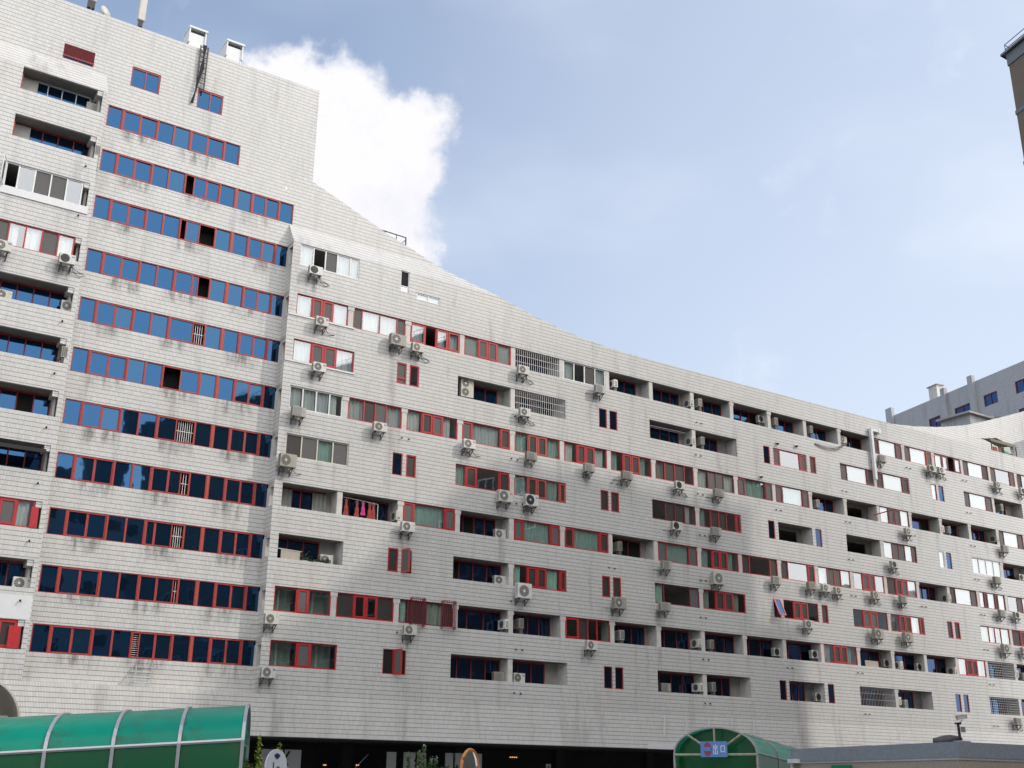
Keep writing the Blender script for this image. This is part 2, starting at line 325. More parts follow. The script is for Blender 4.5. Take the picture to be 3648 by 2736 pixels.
#   letters: s clear, n clear over a sheet painted as pale sky reflection, c teal curtain, w white curtain, o grey curtain, j white blind, g grey screen, d dark screen, x open
#   an upper-case letter gives that pane its own sash frame
def spec_row(s): return [t for t in s.split('|')]
ROWS={   # (first bay, list of bay specs); O open balcony, B barred balcony, X gutted balcony
 3:[(0,['w5:nxgnn:white'])],
 4:[(0,['a:nGGn:red']),(1,['e:gwng:redold']),(2,['p:NxNN:red']),(3,['a:jGGj:red']),(4,['B']),(5,['q:nsdn:white'])]+[(i,['O']) for i in range(6,13)]+[(13,['b:DjG:maroon']),(14,['b:gjG:redold']),(15,['p:JJxJ:maroon']),(16,['b:gjd:maroon']),(17,['b:gsG:maroon']),(18,['b:dsG:maroon']),(19,['O'])],
 5:[(0,['a:nGGn:red']),(3,['O']),(4,['B']),(7,['O']),(8,['O']),(10,['b:GsG:red']),(12,['b:gjG:maroon']),(13,['b:DjD:maroon']),(16,['b:gjg:maroon']),(17,['O'])],
 6:[(0,['q:nnnw:white']),(1,['a:ndgn:red']),(2,['a:wDGw:red']),(3,['b:GnD:red']),(4,['a:cDDc:redold']),(5,['a:wDDw:red']),(6,['a:cDDc:red']),(7,['q:odds:red']),(8,['a:wggw:maroon']),(9,['b:GcG:maroon']),(10,['b:GcG:maroon']),(11,['O']),(12,['X']),(13,['a:jGGj:maroon']),(14,['O']),(15,['O']),(16,['O']),(17,['b:gjg:maroon']),(18,['O']),(19,['O'])],
 7:[(0,['q:dgcg:cream']),(3,['m3:cDsD:red']),(4,['a:cDDcD:redold']),(7,['v:sddw:maroon']),(8,['v:cddsD:red']),(10,['X']),(12,['X']),(13,['v:jggjg:maroon']),(16,['q:jjjj:white']),(17,['O'])],
 8:[(0,['O']),(1,['O']),(2,['b:GcG:red']),(3,['O']),(4,['b:GcG:red']),(5,['b:ScD:red']),(6,['O']),(7,['b:gcg:red']),(8,['a:cDDc:red']),(9,['b:dsd:red']),(10,['b:dsD:red']),(11,['a:wggc:red']),(12,['a:sGGs:red']),(13,['a:dDGj:red']),(14,['O']),(15,['b:djg:maroon']),(16,['m:jDjDj:maroon']),(17,['t:sgs:maroon']),(18,['b:gjg:maroon']),(19,['O'])],
 9:[(0,['O']),(3,['O']),(4,['a:cDDcD:red']),(7,['b:csg:maroon']),(8,['a:oDDo:red']),(10,['a:sDDs:red']),(12,['a:sGGs:red']),(13,['a:oDDwD:red']),(16,['a:cwcc:redold']),(17,['a:dDDd:red'])],
 10:[(0,['t:iGi:red']),(1,['a:dSSd:red']),(2,['e:cdod:maroon']),(3,['O']),(4,['O']),(5,['a:Sdss:red']),(6,['O']),(7,['O']),(8,['O']),(9,['O']),(10,['O']),(11,['a:cDDc:red']),(12,['O']),(13,['O']),(14,['O']),(15,['a:cDDc:red']),(16,['B']),(17,['O']),(18,['O']),(19,['b:gjg:red'])],
 11:[(0,['t:iGi:red']),(3,['O']),(4,['O']),(7,['O']),(8,['O']),(10,['O']),(12,['B']),(13,['O']),(16,['B']),(17,['O'])]}
PAT['m3']=(.8,.85,1.75,.85)
NARROW={5:[(30.79,'redT'),(31.68,'redS'),(46.56,'blue'),(47.48,'blue'),(62.40,'blue'),(67.49,'redD'),(82.46,'jred'),(83.42,'jblue')],
 7:[(30.76,'blue'),(31.70,'redD'),(46.58,'redD'),(47.48,'redD'),(62.40,'blue'),(67.50,'blue'),(82.46,'jwhite'),(83.40,'jblue')],
 9:[(30.75,'redD'),(31.66,'open'),(46.58,'redD'),(47.49,'redD'),(62.42,'slant'),(67.50,'redD'),(82.46,'redD'),(83.42,'redD')],
 11:[(30.72,'swing'),(31.52,'black'),(46.61,'blue'),(47.52,'blue'),(62.48,'blue'),(67.49,'blue'),(82.44,'blue'),(83.46,'blue')]}
NW=.69
def bay_edges(k,i,single_row):
    a=BC(i)+.17; b=BC(i+1)-.17
    if i==0: a=23.93
    if k%2==1:      # partial rows: outer edges reach a little past the axis
        if i in (0,): b=27.87
        if i in (3,7,12,16): a=BC(i)-.27
        if i in (4,8,13,17): b=BC(i+1)+.28
        if i==10: a,b=63.46,67.15
    return a,b
opening_holes=[]; jobs=[]; piers=[]
for k,lst in ROWS.items():
    bays=sorted((i,s[0]) for i,s in lst)
    runs=[]
    for i,s in bays:
        if runs and runs[-1][-1][0]==i-1: runs[-1].append((i,s))
        else: runs.append([(i,s)])
    for r in runs:
        a=bay_edges(k,r[0][0],0)[0]; b=bay_edges(k,r[-1][0],0)[1]
        opening_holes.append((a,b,ZH[k]-OH,ZH[k]))
        for n,(i,s) in enumerate(r):
            e=bay_edges(k,i,0); 
            if n>0: piers.append((BC(i),k,r[n-1][1][0],s[0]))
            jobs.append((k,i,e[0],e[1],s))
        piers.append((b+.04,k,r[-1][1][0],'end')); 
        if k in (3,): pass
for k,l in NARROW.items():
    for u,t in l: opening_holes.append((u,u+NW,ZH[k]-OH-.02,ZH[k]-.0))
small_holes=[(30.79,31.40,30.9+1.6-1.44,30.9+1.6),(31.97,33.70,29.19+1.6,29.66+1.6)]
opening_holes+=small_holes
# ---------------------------------------------------------------- walls
ZB=4.48+1.6; ZBOT=2.30+1.6; ZS0=30.95+1.6; ZS1=32.38+1.6; UE=112.0
w=MB()
zsplit=ZS0
low=[h for h in opening_holes]
wallgrid(w,23.42,36.0,ZB,ZS0,[h for h in low if h[0]<36 and h[1]<=36],FY,'tile') if False else None
Z4=ZH[4]
wallgrid(w,23.42,UE,ZB,Z4+.0,[h for h in low if h[3]<=Z4+.01],FY,'tile')
wallgrid(w,23.42,36.0,Z4,ZS0,[h for h in low if h[3]>Z4+.01],FY,'tile')
PAR=[(23.42,35.95),(24.74,35.75),(26.5,35.1),(28.3,34.38),(30.2,33.65),(32.4,32.95),(34.5,32.15),(36.6,31.45),(38.8,30.78),(41.2,30.2),(44,29.68),(47.4,29.34),(51,29.26),(60,29.24),(UE,29.24)]
def par(u):
    for (a,za),(b,zb) in zip(PAR,PAR[1:]):
        if u<=b: return za+(zb-za)*(u-a)/(b-a)+1.6
    return PAR[-1][1]+1.6
def prof(z): return FY if z<=ZS0 else (0 if z>=ZS1 else FY*(1-(z-ZS0)/(ZS1-ZS0)))
us=[23.42+.55*i for i in range(60)]; us=[u for u in us if u<52]+[52,56,60,70,80,90,100,UE]
us=sorted(set(us+[36.0,24.74]))
for a,b in zip(us,us[1:]):
    zb=ZS0 if b<=36.001 else Z4
    lv=[zb]+[z for z in (ZS0,ZS1) if z>zb]
    pa,pb=par(a),par(b)
    for q0,q1 in zip(lv,lv[1:]+[99]):
        if q0>=max(pa,pb)-.01: break
        if q0>=ZS1-.01 and b<24.75: continue      # the high end's own wall stands here
        ta,tb=min(q1,max(pa,q0)),min(q1,max(pb,q0))
        pts=[(a,prof(q0),q0),(b,prof(q0),q0)]
        if tb>q0+1e-4: pts.append((b,prof(tb),tb))
        if ta>q0+1e-4: pts.append((a,prof(ta),ta))
        if len(pts)>2: w.face(pts,'tile')
    ya,yb=prof(pa),prof(pb)
    w.face([(a,ya,pa),(b,yb,pb),(b,yb+.35,pb),(a,ya+.35,pa)],'plaster')
    w.face([(a,ya+.35,pa),(b,yb+.35,pb),(b,yb+.35,pb-1.2),(a,ya+.35,pa-1.2)],'plaster')
# left return of the projecting block (seen obliquely)
for k in range(3,12):
    t=ZS0 if k==3 else ZH[k-1]-OH; bt=ZH[k]
    if k>3: w.face([(23.42,FY,bt),(23.42,FY,t),(23.42,0.02,t),(23.42,0.02,bt)],'tile')
w.face([(23.42,FY,ZH[3]),(23.42,0.02,ZH[3]),(23.42,0.02,ZS1),(23.42,FY,ZS0)],'tile')
w.face([(23.42,FY,ZB),(23.42,FY,ZH[11]-OH),(23.42,.02,ZH[11]-OH),(23.42,.02,ZB)],'tile')
w.face([(UE,FY,ZBOT),(UE,14,ZBOT),(UE,14,Z4),(UE,FY,Z4)],'tile')
w.build('wing_wall',bld)
# corner capitals at the stepped corner: a short beam end over each opening
for k in range(3,12):
    c=MB(); zt=ZH[k]; c.box(23.45,23.80,FY+.05,-.02,zt-.26,zt-.003,'tile'); c.build('beam_end',bld)
    c=MB(); c.box(23.43,23.70,-.30,.06,zt-OH+.002,zt-.262,'plaster'); c.build('corner_column',bld)
w=MB()      # base band: splays out a little towards the bottom
for a,b in zip([-8+10*i for i in range(12)],[2+10*i for i in range(12)]):
    w.face([(a,-1.12,ZBOT),(b,-1.12,ZBOT),(b,FY,ZB),(a,FY,ZB)],'tile')
w.face([(-8,FY,ZB),(112,FY,ZB),(112,.2,ZB-.06),(-8,.2,ZB-.06)],'tile')
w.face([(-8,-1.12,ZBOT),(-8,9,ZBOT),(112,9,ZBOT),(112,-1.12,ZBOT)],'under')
w.build('base_wall',bld)
# ribbon plane of the high left end
RIB={1:(11.97,19.90)}; 
for k in range(2,12): RIB[k]=(11.97,23.62)
TOPW=[(9.14,10.85,38.69,39.67),(12.99,14.68,38.33,39.66),(16.95,18.54,38.31,39.66)]
w=MB()
rh=[(RIB[k][0],RIB[k][1],ZH[k]-OH,ZH[k]) for k in RIB]
wallgrid(w,11.6,24.74,ZS1,44.0,[h for h in rh if h[2]>=ZS1-.05 and h[3]<43.9]+[(a,b,c+1.6,d+1.6) for a,b,c,d in TOPW if a>11.6],0,'tile',.14)
w.face([(-6,0,40.1),(-6,0,44.0),(11.6,0,44.0),(11.6,0,41.27),(10.85,0,41.27),(10.85,0,40.29)],'tile') if False else None
wallgrid(w,-6,11.6,40.05,44.0,[(a,b,c+1.6,d+1.6) for a,b,c,d in TOPW if a<11.6],0,'tile',.14)
w.face([(-6,0,44.0),(24.74,0,43.75),(24.74,.4,43.75),(-6,.4,44.0)],'plaster')
w.build('upper_wall',bld)
w=MB(); wallgrid(w,11.6,23.5,ZB-.1,ZS1,[(a,min(b,23.5),c,d) for a,b,c,d in rh if d<ZS1],0,'tile',.14)
w.build('ribbon_wall',bld)
# left projecting block
ZL0=36.84+1.6; LH=[(7.15,11.42,ZH[k]-OH+(0.12 if k==1 else .1 if k==2 else 0),ZH[k]+(.13 if k==1 else .08 if k==2 else .1 if k==3 else 0)) for k in range(1,12)]
w=MB(); wallgrid(w,-6,11.65,ZB,ZL0+.0,LH[:],FY,'tile')
w.face([(-6,FY,ZL0),(11.65,FY,ZL0),(11.65,0,40.05),(-6,0,40.05)],'tile')
w.face([(11.65,FY,ZB),(11.65,0,ZB),(11.65,0,40.05),(11.65,FY,ZL0)],'tile')
w.build('projecting_wall',bld)
for h in LH:
    c=MB(); c.box(11.12,11.415,FY+.04,-.05,h[3]-.30,h[3]-.002,'tile'); c.build('beam_end',bld)
    c=MB(); c.box(11.30,11.415,-.5,.1,h[2]+.002,h[3]-.302,'plaster'); c.build('corner_column',bld)
# floor slabs (balcony ceilings) and the backs of the rooms
for k in range(3,12):
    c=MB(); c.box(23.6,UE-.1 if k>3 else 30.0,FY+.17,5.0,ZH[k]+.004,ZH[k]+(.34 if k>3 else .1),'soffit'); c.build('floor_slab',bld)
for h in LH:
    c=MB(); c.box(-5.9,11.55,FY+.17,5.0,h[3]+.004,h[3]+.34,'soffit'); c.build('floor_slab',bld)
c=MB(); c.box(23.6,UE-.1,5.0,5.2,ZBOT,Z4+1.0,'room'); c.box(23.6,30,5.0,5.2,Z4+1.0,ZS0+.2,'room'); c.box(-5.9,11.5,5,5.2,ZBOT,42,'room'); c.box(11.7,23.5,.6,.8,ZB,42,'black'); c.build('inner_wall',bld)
c=MB(); c.box(-6,24.7,.42,14,43.0,43.5,'concrete'); c.box(24.0,UE-.1,.45,14,29.2,29.9,'concrete'); c.build('roof',bld)
c=MB(); c.box(-6,24.7,13.8,14,ZBOT,44,'tile'); c.box(24.7,UE,13.8,14,ZBOT,30.4,'tile'); c.face([(24.74,0,ZS0-3),(24.74,14,ZS0-3),(24.74,14,43.75),(24.74,0,43.75)],'tile'); c.face([(-6,0,ZBOT),(-6,14,ZBOT),(-6,14,44),(-6,0,44)],'tile'); c.build('rear_wall',bld)
# ---------------------------------------------------------------- windows
def curtain(parent,u0,u1,z0,z1,y,k,cover=1.0):
    mb=MB(); n=max(6,int((u1-u0)*18)); r=random.random()*6; i=mb.mi(k); amp=.035
    x1=u0+(u1-u0)*cover
    for j in range(n+1):
        u=u0+(x1-u0)*j/n; yy=y+amp*math.sin(j*1.35+r)+.02*math.sin(j*.6+r*2)
        mb.v+=[(u+.03*math.sin(j*.5+r),yy*1.0+.02,z0),(u,yy,z1)]
    for j in range(n): mb.f.append((2*j,2*j+2,2*j+3,2*j+1)); mb.m.append(i)
    mb.build('curtain',parent,smooth=True)
FILL={'s':'glass','n':'glass','i':'glass','c':'glass','w':'glass','o':'glass','j':'glass','g':'screen_g','d':'screen_d','x':None}
def make_window(u0,u1,z0,z1,y,panes,fk,name='window',sash=.09,gls=None):
    """panes: list of (width share, letter). Glass and screens are one mesh; frame and each curtain its children."""
    tot=sum(p[0] for p in panes); gl=MB(); fr=MB(); b=.07; curt=[]
    fr.box(u0,u1,y-.03,y+.05,z0,z0+b,fk); fr.box(u0,u1,y-.03,y+.05,z1-b,z1,fk)
    x=u0
    for n,(pw,t) in enumerate(panes):
        x2=x+(u1-u0)*pw/tot; tl=t.lower()
        fr.box(x-(b/2 if n else 0),x+b*(.5 if n else 1),y-.03,y+.05,z0+b,z1-b,fk)
        a0,a1,c0,c1=x+b*.5,x2-b*.5,z0+b,z1-b; yy=y+.012
        if t.isupper():
            s=sash; yf=y-.055
            fr.box(a0,a1,yf,y+.01,c0,c0+s,fk); fr.box(a0,a1,yf,y+.01,c1-s,c1,fk); fr.box(a0,a0+s,yf,y+.01,c0+s,c1-s,fk); fr.box(a1-s,a1,yf,y+.01,c0+s,c1-s,fk)
            a0+=s;a1-=s;c0+=s;c1-=s; yy=y-.02
        k=FILL[tl]
        if gls and k=='glass': k=gls
        if k:
            t1,t2=random.uniform(-.006,.006),random.uniform(-.006,.006)
            gl.face([(a0,yy-t1-t2,c0),(a1,yy+t1-t2,c0),(a1,yy+t1+t2,c1),(a0,yy-t1+t2,c1)],k)
        if tl in 'cwo': curt.append((a0,a1,c0,c1,{'c':'curtain_c','w':'curtain_w','o':'curtain_o'}[tl],random.choice((1,1,.62,.8)) if (u1-u0)*pw/tot<1.6 else 1))
        if tl=='i': curt.append((a0,a1,c0,c1,'interior',1))
        if tl=='n': curt.append((a0,a1,c0,c1,'skysheet',1))
        if tl=='j': curt.append((a0,a1,c0,c1,'blind',1))
        x=x2
    fr.box(u1-b,u1,y-.03,y+.05,z0+b,z1-b,fk)
    if not gl.f: gl.face([(u0+.06,y+.04,z0+.06),(u0+.08,y+.04,z0+.06),(u0+.08,y+.04,z0+.08)],'glass')
    o=gl.build(name,bld); fr.build('frame',o)
    for a0,a1,c0,c1,k,cv in curt:
        if k=='interior':
            q=MB(); q.box(a0-.1,a1+.1,y+.95,y+1.0,c0-.4,c1+.1,'interior'); q.box(a0+(a1-a0)*.45,a0+(a1-a0)*.52,y+.88,y+.94,c0-.4,c1,'white'); q.build('room_partition',o); continue
        if k=='blind':
            mb=MB(); n=14
            for j in range(n): zc=c0+(c1-c0)*(j+.5)/n; hh=(c1-c0)/n*.5; mb.face([(a0,y+.10,zc-hh),(a1,y+.10,zc-hh),(a1,y+.075,zc+hh),(a0,y+.075,zc+hh)],'blind')
            mb.build('blind',o)
        else: curtain(o,a0,a1,c0,c1,y+.16,k,cv)
    return o
def balcony_door(u0,u1,z0,z1,n=4,fk='redrib',gk='navy',y=.15,side=.5):
    zb=z1-2.45; a,b=u0+.02,u1-side; gl=MB(); fr=MB(); s=.05
    for j in range(n):
        x0=a+(b-a)*j/n; x1=a+(b-a)*(j+1)/n
        t1,t2=random.uniform(-.007,.007),random.uniform(-.007,.007)
        op=random.random()<.10
        gl.face([(x0+.02,y-t1-t2,zb),(x1-.02,y+t1-t2,zb),(x1-.02,y+t1+t2,z1-.06),(x0+.02,y-t1+t2,z1-.06)],'black' if op else gk)
        fr.box(x0-.03,x0+.03,y-.05,y+.03,zb,z1-.05,fk)
    fr.box(b-.03,b+.03,y-.05,y+.03,zb,z1-.05,fk); fr.box(a,b,y-.05,y+.03,z1-.10,z1-.01,fk)
    o=gl.build('balcony_door',bld); fr.build('door_frame',o)
    if side>.05:
        p=MB(); p.box(b+.03,u1+.05,y-.02,y+.12,zb,z1,'oldplaster'); p.build('balcony_wall',bld)
    return o
def bars(u0,u1,z0,z1,y,k='white',n=None,horiz=False):
    mb=MB(); n=n or int((u1-u0)/.165)
    if horiz:
        for j in range(7): z=z0+(z1-z0)*(j+.5)/7; mb.box(u0,u1,y-.012,y+.012,z-.012,z+.012,k)
        for j in range(16): x=u0+(u1-u0)*j/15; mb.box(x-.007,x+.007,y+.013,y+.03,z0,z1,'steel')
    else:
        for j in range(n+1): x=u0+(u1-u0)*j/n; mb.box(x-.009,x+.009,y-.009,y+.009,z0+.02,z1-.02,k)
        for f in (.33,.66): z=z0+(z1-z0)*f; mb.box(u0,u1,y-.028,y-.010,z-.010,z+.010,k)
    return mb.build('window_bars',bld)
random.seed(11)
for k,i,a,b,s in jobs:
    z0,z1=ZH[k]-OH,ZH[k]
    if s[0] in 'OBX' and len(s)==1:
        fl=MB(); fl.box(a,b,FY+.17,.3,z1-2.56,z1-2.46,'concrete'); fl.build('balcony_floor',bld)
    if s=='O': balcony_door(a,b,z0,z1,random.choice((3,4,4)),side=random.choice((.0,.15,.3,.45)) if (k%2==0 or i in (3,7,12,16)) else 1.05,gk='navy' if k>5 else 'blue')
    elif s=='B':
        balcony_door(a,b,z0,z1,4,gk='blue',side=.3); bars(a,b,z0,z1,FY+.06,'white' if k<10 else 'steel',horiz=(k==10 or i==16))
    elif s=='X':
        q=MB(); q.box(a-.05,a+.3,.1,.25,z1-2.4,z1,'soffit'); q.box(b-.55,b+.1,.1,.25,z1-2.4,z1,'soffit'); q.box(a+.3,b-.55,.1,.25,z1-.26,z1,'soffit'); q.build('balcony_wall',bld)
    else:
        p,t,fk=s.split(':')[:3]; pt=list(PAT[p])
        while len(pt)<len(t): pt.append(.55)
        y=FY+(.10 if k>3 else .08)
        make_window(a,b,z0,z1,y,list(zip(pt,t)),fk,gls='glasslow' if (k>=9 and i<11) else None)
for u0_,u1_ in ((23.98,24.95),(26.2,27.1)):
    curtain(bld,u0_,u1_,ZH[8]-2.3,ZH[8]-.12,.03,'curtain_o')
# piers and partitions between bays
for u,k,l,r in piers:
    z0,z1=ZH[k]-OH,ZH[k]
    op=(l in 'OBX') or (r in 'OBX'); cap=random.random()<.6
    if r=='end':
        if l in 'OBX':
            c=MB(); c.box(u-.035,u+.1,FY+.165,.2,z1-2.4,z1,'plaster'); c.build('partition',bld)
        continue
    c=MB(); hw=.165
    c.box(u-hw,u+hw,FY+.05,FY+.22,z0+.002,z1-.002,'plaster')
    if op: c.box(u-.09,u+.09,FY+.22,.2,z1-2.4,z1-.002,'plaster')
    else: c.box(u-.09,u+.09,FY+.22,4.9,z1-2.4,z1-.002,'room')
    if cap: c.box(u-hw-.05,u+hw+.05,FY+.03,FY+.13,z1-.27,z1-.004,'plaster')
    c.build('pier',bld)
# white ledges under three re-glazed bays
for u0,u1,k in ((23.45,27.75,4),(23.45,27.95,5)):
    c=MB(); c.box(u0,u1,FY-.05,FY+.05,ZH[k]-OH-.09,ZH[k]-OH+.01,'whiteledge'); c.build('window_ledge',bld)
c=MB(); c.box(7.0,11.5,FY-.06,FY+.02,ZH[3]-OH-.42,ZH[3]-OH+.02,'whiteledge'); c.build('window_ledge',bld)
# narrow windows
def narrow(u,k,t):
    z0,z1=ZH[k]-OH-.02,ZH[k]; y=FY+.07; gl=MB(); fr=MB(); a,b=u,u+NW
    fk={'r':'red','b':'redold','j':'redold','o':'redold','s':'red'}.get(t[0],'redold')
    if t=='jwhite': fk='white'
    gk={'redD':'screen_d','redS':'glass','redT':'screen_g','blue':'navy','jred':'glass','jblue':'blue','jwhite':'glass','open':'black','slant':'black','swing':'black','black':'black'}[t]
    s=.085 if fk=='red' and t in('redD','redT','redS') else .05
    fr.box(a,b,y-.05,y+.03,z0,z0+s,fk); fr.box(a,b,y-.05,y+.03,z1-s,z1,fk); fr.box(a,a+s,y-.05,y+.03,z0+s,z1-s,fk); fr.box(b-s,b,y-.05,y+.03,z0+s,z1-s,fk)
    if t=='redT': fr.box(a+s,b-s,y-.05,y+.03,z0+.34,z0+.43,fk)
    gl.face([(a+s,y,z0+s),(b-s,y,z0+s),(b-s,y+random.uniform(-.005,.005),z1-s),(a+s,y+random.uniform(-.005,.005),z1-s)],gk)
    o=gl.build('narrow_window',bld); fr.build('frame',o)
    if t in('jred','jwhite'): c=MB(); c.face([(a+s,y+.05,z0+s),(b-s,y+.05,z0+s),(b-s,y+.05,z1-s),(a+s,y+.05,z1-s)],'blind'); c.build('blind',o)
    if t in('open','slant','swing'):      # an opened sash
        c=MB(); q=Vector((math.cos(R_(-72 if t!='slant' else -16)),math.sin(R_(-72 if t!='slant' else -16)),0))
        base=Vector((a if t!='swing' else b,y-.06,0)); wv=NW*.96
        if t=='slant':
            q=Vector((1,0,0)); dn=Vector((0,-.42,-1)).normalized(); o0=Vector((a,y-.06,z1))
            P=lambda s_,r_: o0+q*s_*NW+dn*r_*OH
            for s0,s1,r0_,r1_ in ((0,.13,0,1),(.87,1,0,1),(.13,.87,0,.08),(.13,.87,.92,1)):
                n_=q.cross(dn)*.03; pts=[P(s0,r0_),P(s1,r0_),P(s1,r1_),P(s0,r1_)]
                c.obox(sum(pts,Vector())/4,q*(s1-s0)*NW/2,dn*(r1_-r0_)*OH/2,n_,'red')
            c.face([P(.13,.08),P(.87,.08),P(.87,.92),P(.13,.92)],'blue')
        else:
            for s0,s1,h0,h1 in ((0,.14,0,1),(.86,1,0,1),(.14,.86,0,.07),(.14,.86,.93,1)):
                c.obox(base+q*((s0+s1)/2*wv)+Vector((0,0,z0+(h0+h1)/2*(z1-z0))),q*((s1-s0)/2*wv),Vector((-q.y,q.x,0))*.025,Vector((0,0,(h1-h0)/2*(z1-z0))),'redold' if t=='open' else 'red')
            c.face([base+q*(.14*wv)+Vector((0,0,z0+.1)),base+q*(.86*wv)+Vector((0,0,z0+.1)),base+q*(.86*wv)+Vector((0,0,z1-.1)),base+q*(.14*wv)+Vector((0,0,z1-.1))],'screen_g')
        c.build('open_sash',o)
        if t=='open': curtain(o,a+.3,b-.05,z0+.35,z1-.05,y+.0-.02,'bluecloth')
for k,l in NARROW.items():
    for u,t in l: narrow(u,k,t)
# two small white windows under the sloping parapet
a,b,c0,c1=small_holes[0]; fr=MB(); gl=MB(); y=FY+.08
fr.box(a,b,y-.04,y+.03,c0,c0+.05,'white'); fr.box(a,b,y-.04,y+.03,c1-.05,c1,'white'); fr.box(a,a+.05,y-.04,y+.03,c0,c1,'white'); fr.box(b-.05,b,y-.04,y+.03,c0,c1,'white'); fr.box(a,b,y-.041,y+.03,c0+.36,c0+.42,'white')
gl.face([(a,y,c0+.4),(b,y,c0+.4),(b,y,c1),(a,y,c1)],'black'); gl.face([(a,y,c0),(b,y,c0),(b,y,c0+.38),(a,y,c0+.38)],'glass'); o=gl.build('small_window',bld); fr.build('frame',o)
a,b,c0,c1=small_holes[1]; fr=MB(); gl=MB()
for x in (a,(a+b)/2-.05,b-.07): fr.box(x,x+.09,y-.04,y+.03,c0,c1,'white')
fr.box(a,b,y-.042,y+.03,c1-.07,c1,'white'); fr.box(a,b,y-.042,y+.03,c0,c0+.05,'white'); gl.face([(a,y,c0),(b,y,c0),(b,y,c1),(a,y,c1)],'glass'); c=MB(); c.face([(a,y+.06,c0),(b,y+.06,c0),(b,y+.06,c1),(a,y+.06,c1)],'blind')
o=gl.build('small_window',bld); fr.build('frame',o); c.build('blind',o)
# ribbon windows
SEG=[(11.97,12.83,'f'),(12.83,14.89,'p'),(14.89,15.85,'f'),(15.85,16.82,'f'),(16.82,18.94,'P'),(18.94,19.86,'f'),(20.02,20.93,'f'),(20.93,22.71,'p'),(22.71,23.62,'f')]
GAP={2:[(.02,.24,'x')],3:[(.02,.16,'x'),(.56,.97,'x')],4:[(.68,.98,'x')],5:[(.68,.98,'w')],6:[(.02,.46,'x')],7:[(.52,.98,'w')],8:[(.78,.98,'w')],9:[(.70,.98,'w')],10:[(.88,.99,'w')],11:[(.02,.17,'h')]}
for k,(ra,rb) in RIB.items():
  z0,z1=ZH[k]-OH,ZH[k]
  for ua,ub in ((11.97,19.90),(20.0,23.62)):
    if ua>=rb: continue
    gl=MB(); fr=MB(); br=MB(); y=.075; fk='redrib'
    fr.box(ua,ub,y-.045,y+.03,z1-.05,z1,fk); fr.box(ua,ub,y-.04,y+.03,z0,z0+.035,fk)
    fr.box(ua,ua+.06,y-.05,y+.03,z0+.035,z1-.05,fk); fr.box(ub-.06,ub,y-.05,y+.03,z0+.035,z1-.05,fk)
    def pane(a,b,c,d,yy):
        t1,t2=random.uniform(-.006,.006),random.uniform(-.008,.008)
        gl.face([(a,yy-t1-t2,c),(b,yy+t1-t2,c),(b,yy+t1+t2,d),(a,yy-t1+t2,d)],'blue2' if random.random()<.22 else 'blue')
    for a,b,t in SEG:
        if a<ua-.2 or b>ub+.1: continue
        if t=='f':
            pane(a,b,z0+.03,z1-.045,y+.01)
            if b<ub-.2: fr.box(b-.05,b+.05,y-.055,y+.02,z0+.035,z1-.05,fk)
            continue
        gaps=GAP.get(k,[]) if t=='P' else []
        fr.box(a-.01,a+.06,y-.075,y+.02,z0+.02,z1-.04,fk); fr.box(b-.06,b+.04,y-.075,y+.02,z0+.02,z1-.04,fk)
        fr.box(a+.06,b-.06,y-.075,y+.02,z0+.021,z0+.09,fk); fr.box(a+.06,b-.06,y-.075,y+.02,z1-.10,z1-.041,fk)
        W_=b-a; ed=[a+.06]+sorted(a+W_*v for gp in gaps for v in gp[:2])+[b-.06]
        spans=[(p,q) for p,q in zip(ed[::2],ed[1::2]) if q-p>.12]
        if not gaps: spans=[(a+.06,a+W_*.51),(a+W_*.51,b-.06)]
        elif k in (2,4,8,9,10,11):
            p,q=max(spans,key=lambda s_:s_[1]-s_[0]); spans.remove((p,q)); m_=p+(q-p)*{9:.34,8:.56,4:.74}.get(k,.5); spans=sorted(spans+[(p,m_),(m_,q)])
        for n_,(p,q) in enumerate(spans):
            yy=y-.03+.03*(n_%2)
            fr.box(p,p+.065,yy-.03,yy+.02,z0+.09,z1-.10,fk); fr.box(q-.065,q,yy-.03,yy+.02,z0+.09,z1-.10,fk)
            pane(p+.05,q-.05,z0+.09,z1-.10,yy)
        for g0,g1,gt in gaps:
            p,q=a+W_*g0,a+W_*g1
            if gt=='w':
                n_=max(2,int((q-p)/.11))
                for j in range(1,n_): x=p+(q-p)*j/n_; br.box(x-.013,x+.013,y+.03,y+.055,z0+.05,z1-.06,'white')
                br.box(p,q,y+.012,y+.03,(z0+z1)/2-.02,(z0+z1)/2+.01,'white')
            if gt=='h':
                for j in range(12): zz=z0+.1+(z1-z0-.2)*j/11; br.box(p,q,y+.03,y+.05,zz-.012,zz+.012,'white')
    o=gl.build('ribbon_window',bld); fr.build('frame',o)
    if br.f: br.build('window_bars',o)
  if rb>20: c=MB(); c.box(19.90,20.0,.01,.11,z0,z1,'redold'); c.build('ribbon_post',bld)
for k in range(1,12):
    for j in range(3 if k>1 else 2):
        x=12.2+random.uniform(0,.6)+j*3.8; c=MB(); zz=ZH[k]-OH
        c.face([(x,-.005,zz-random.uniform(.6,1.25)),(x+2.6,-.005,zz-.9),(x+2.6,-.005,zz+.05),(x,-.005,zz+.05)],'stain'); c.build('drip_stain',bld)
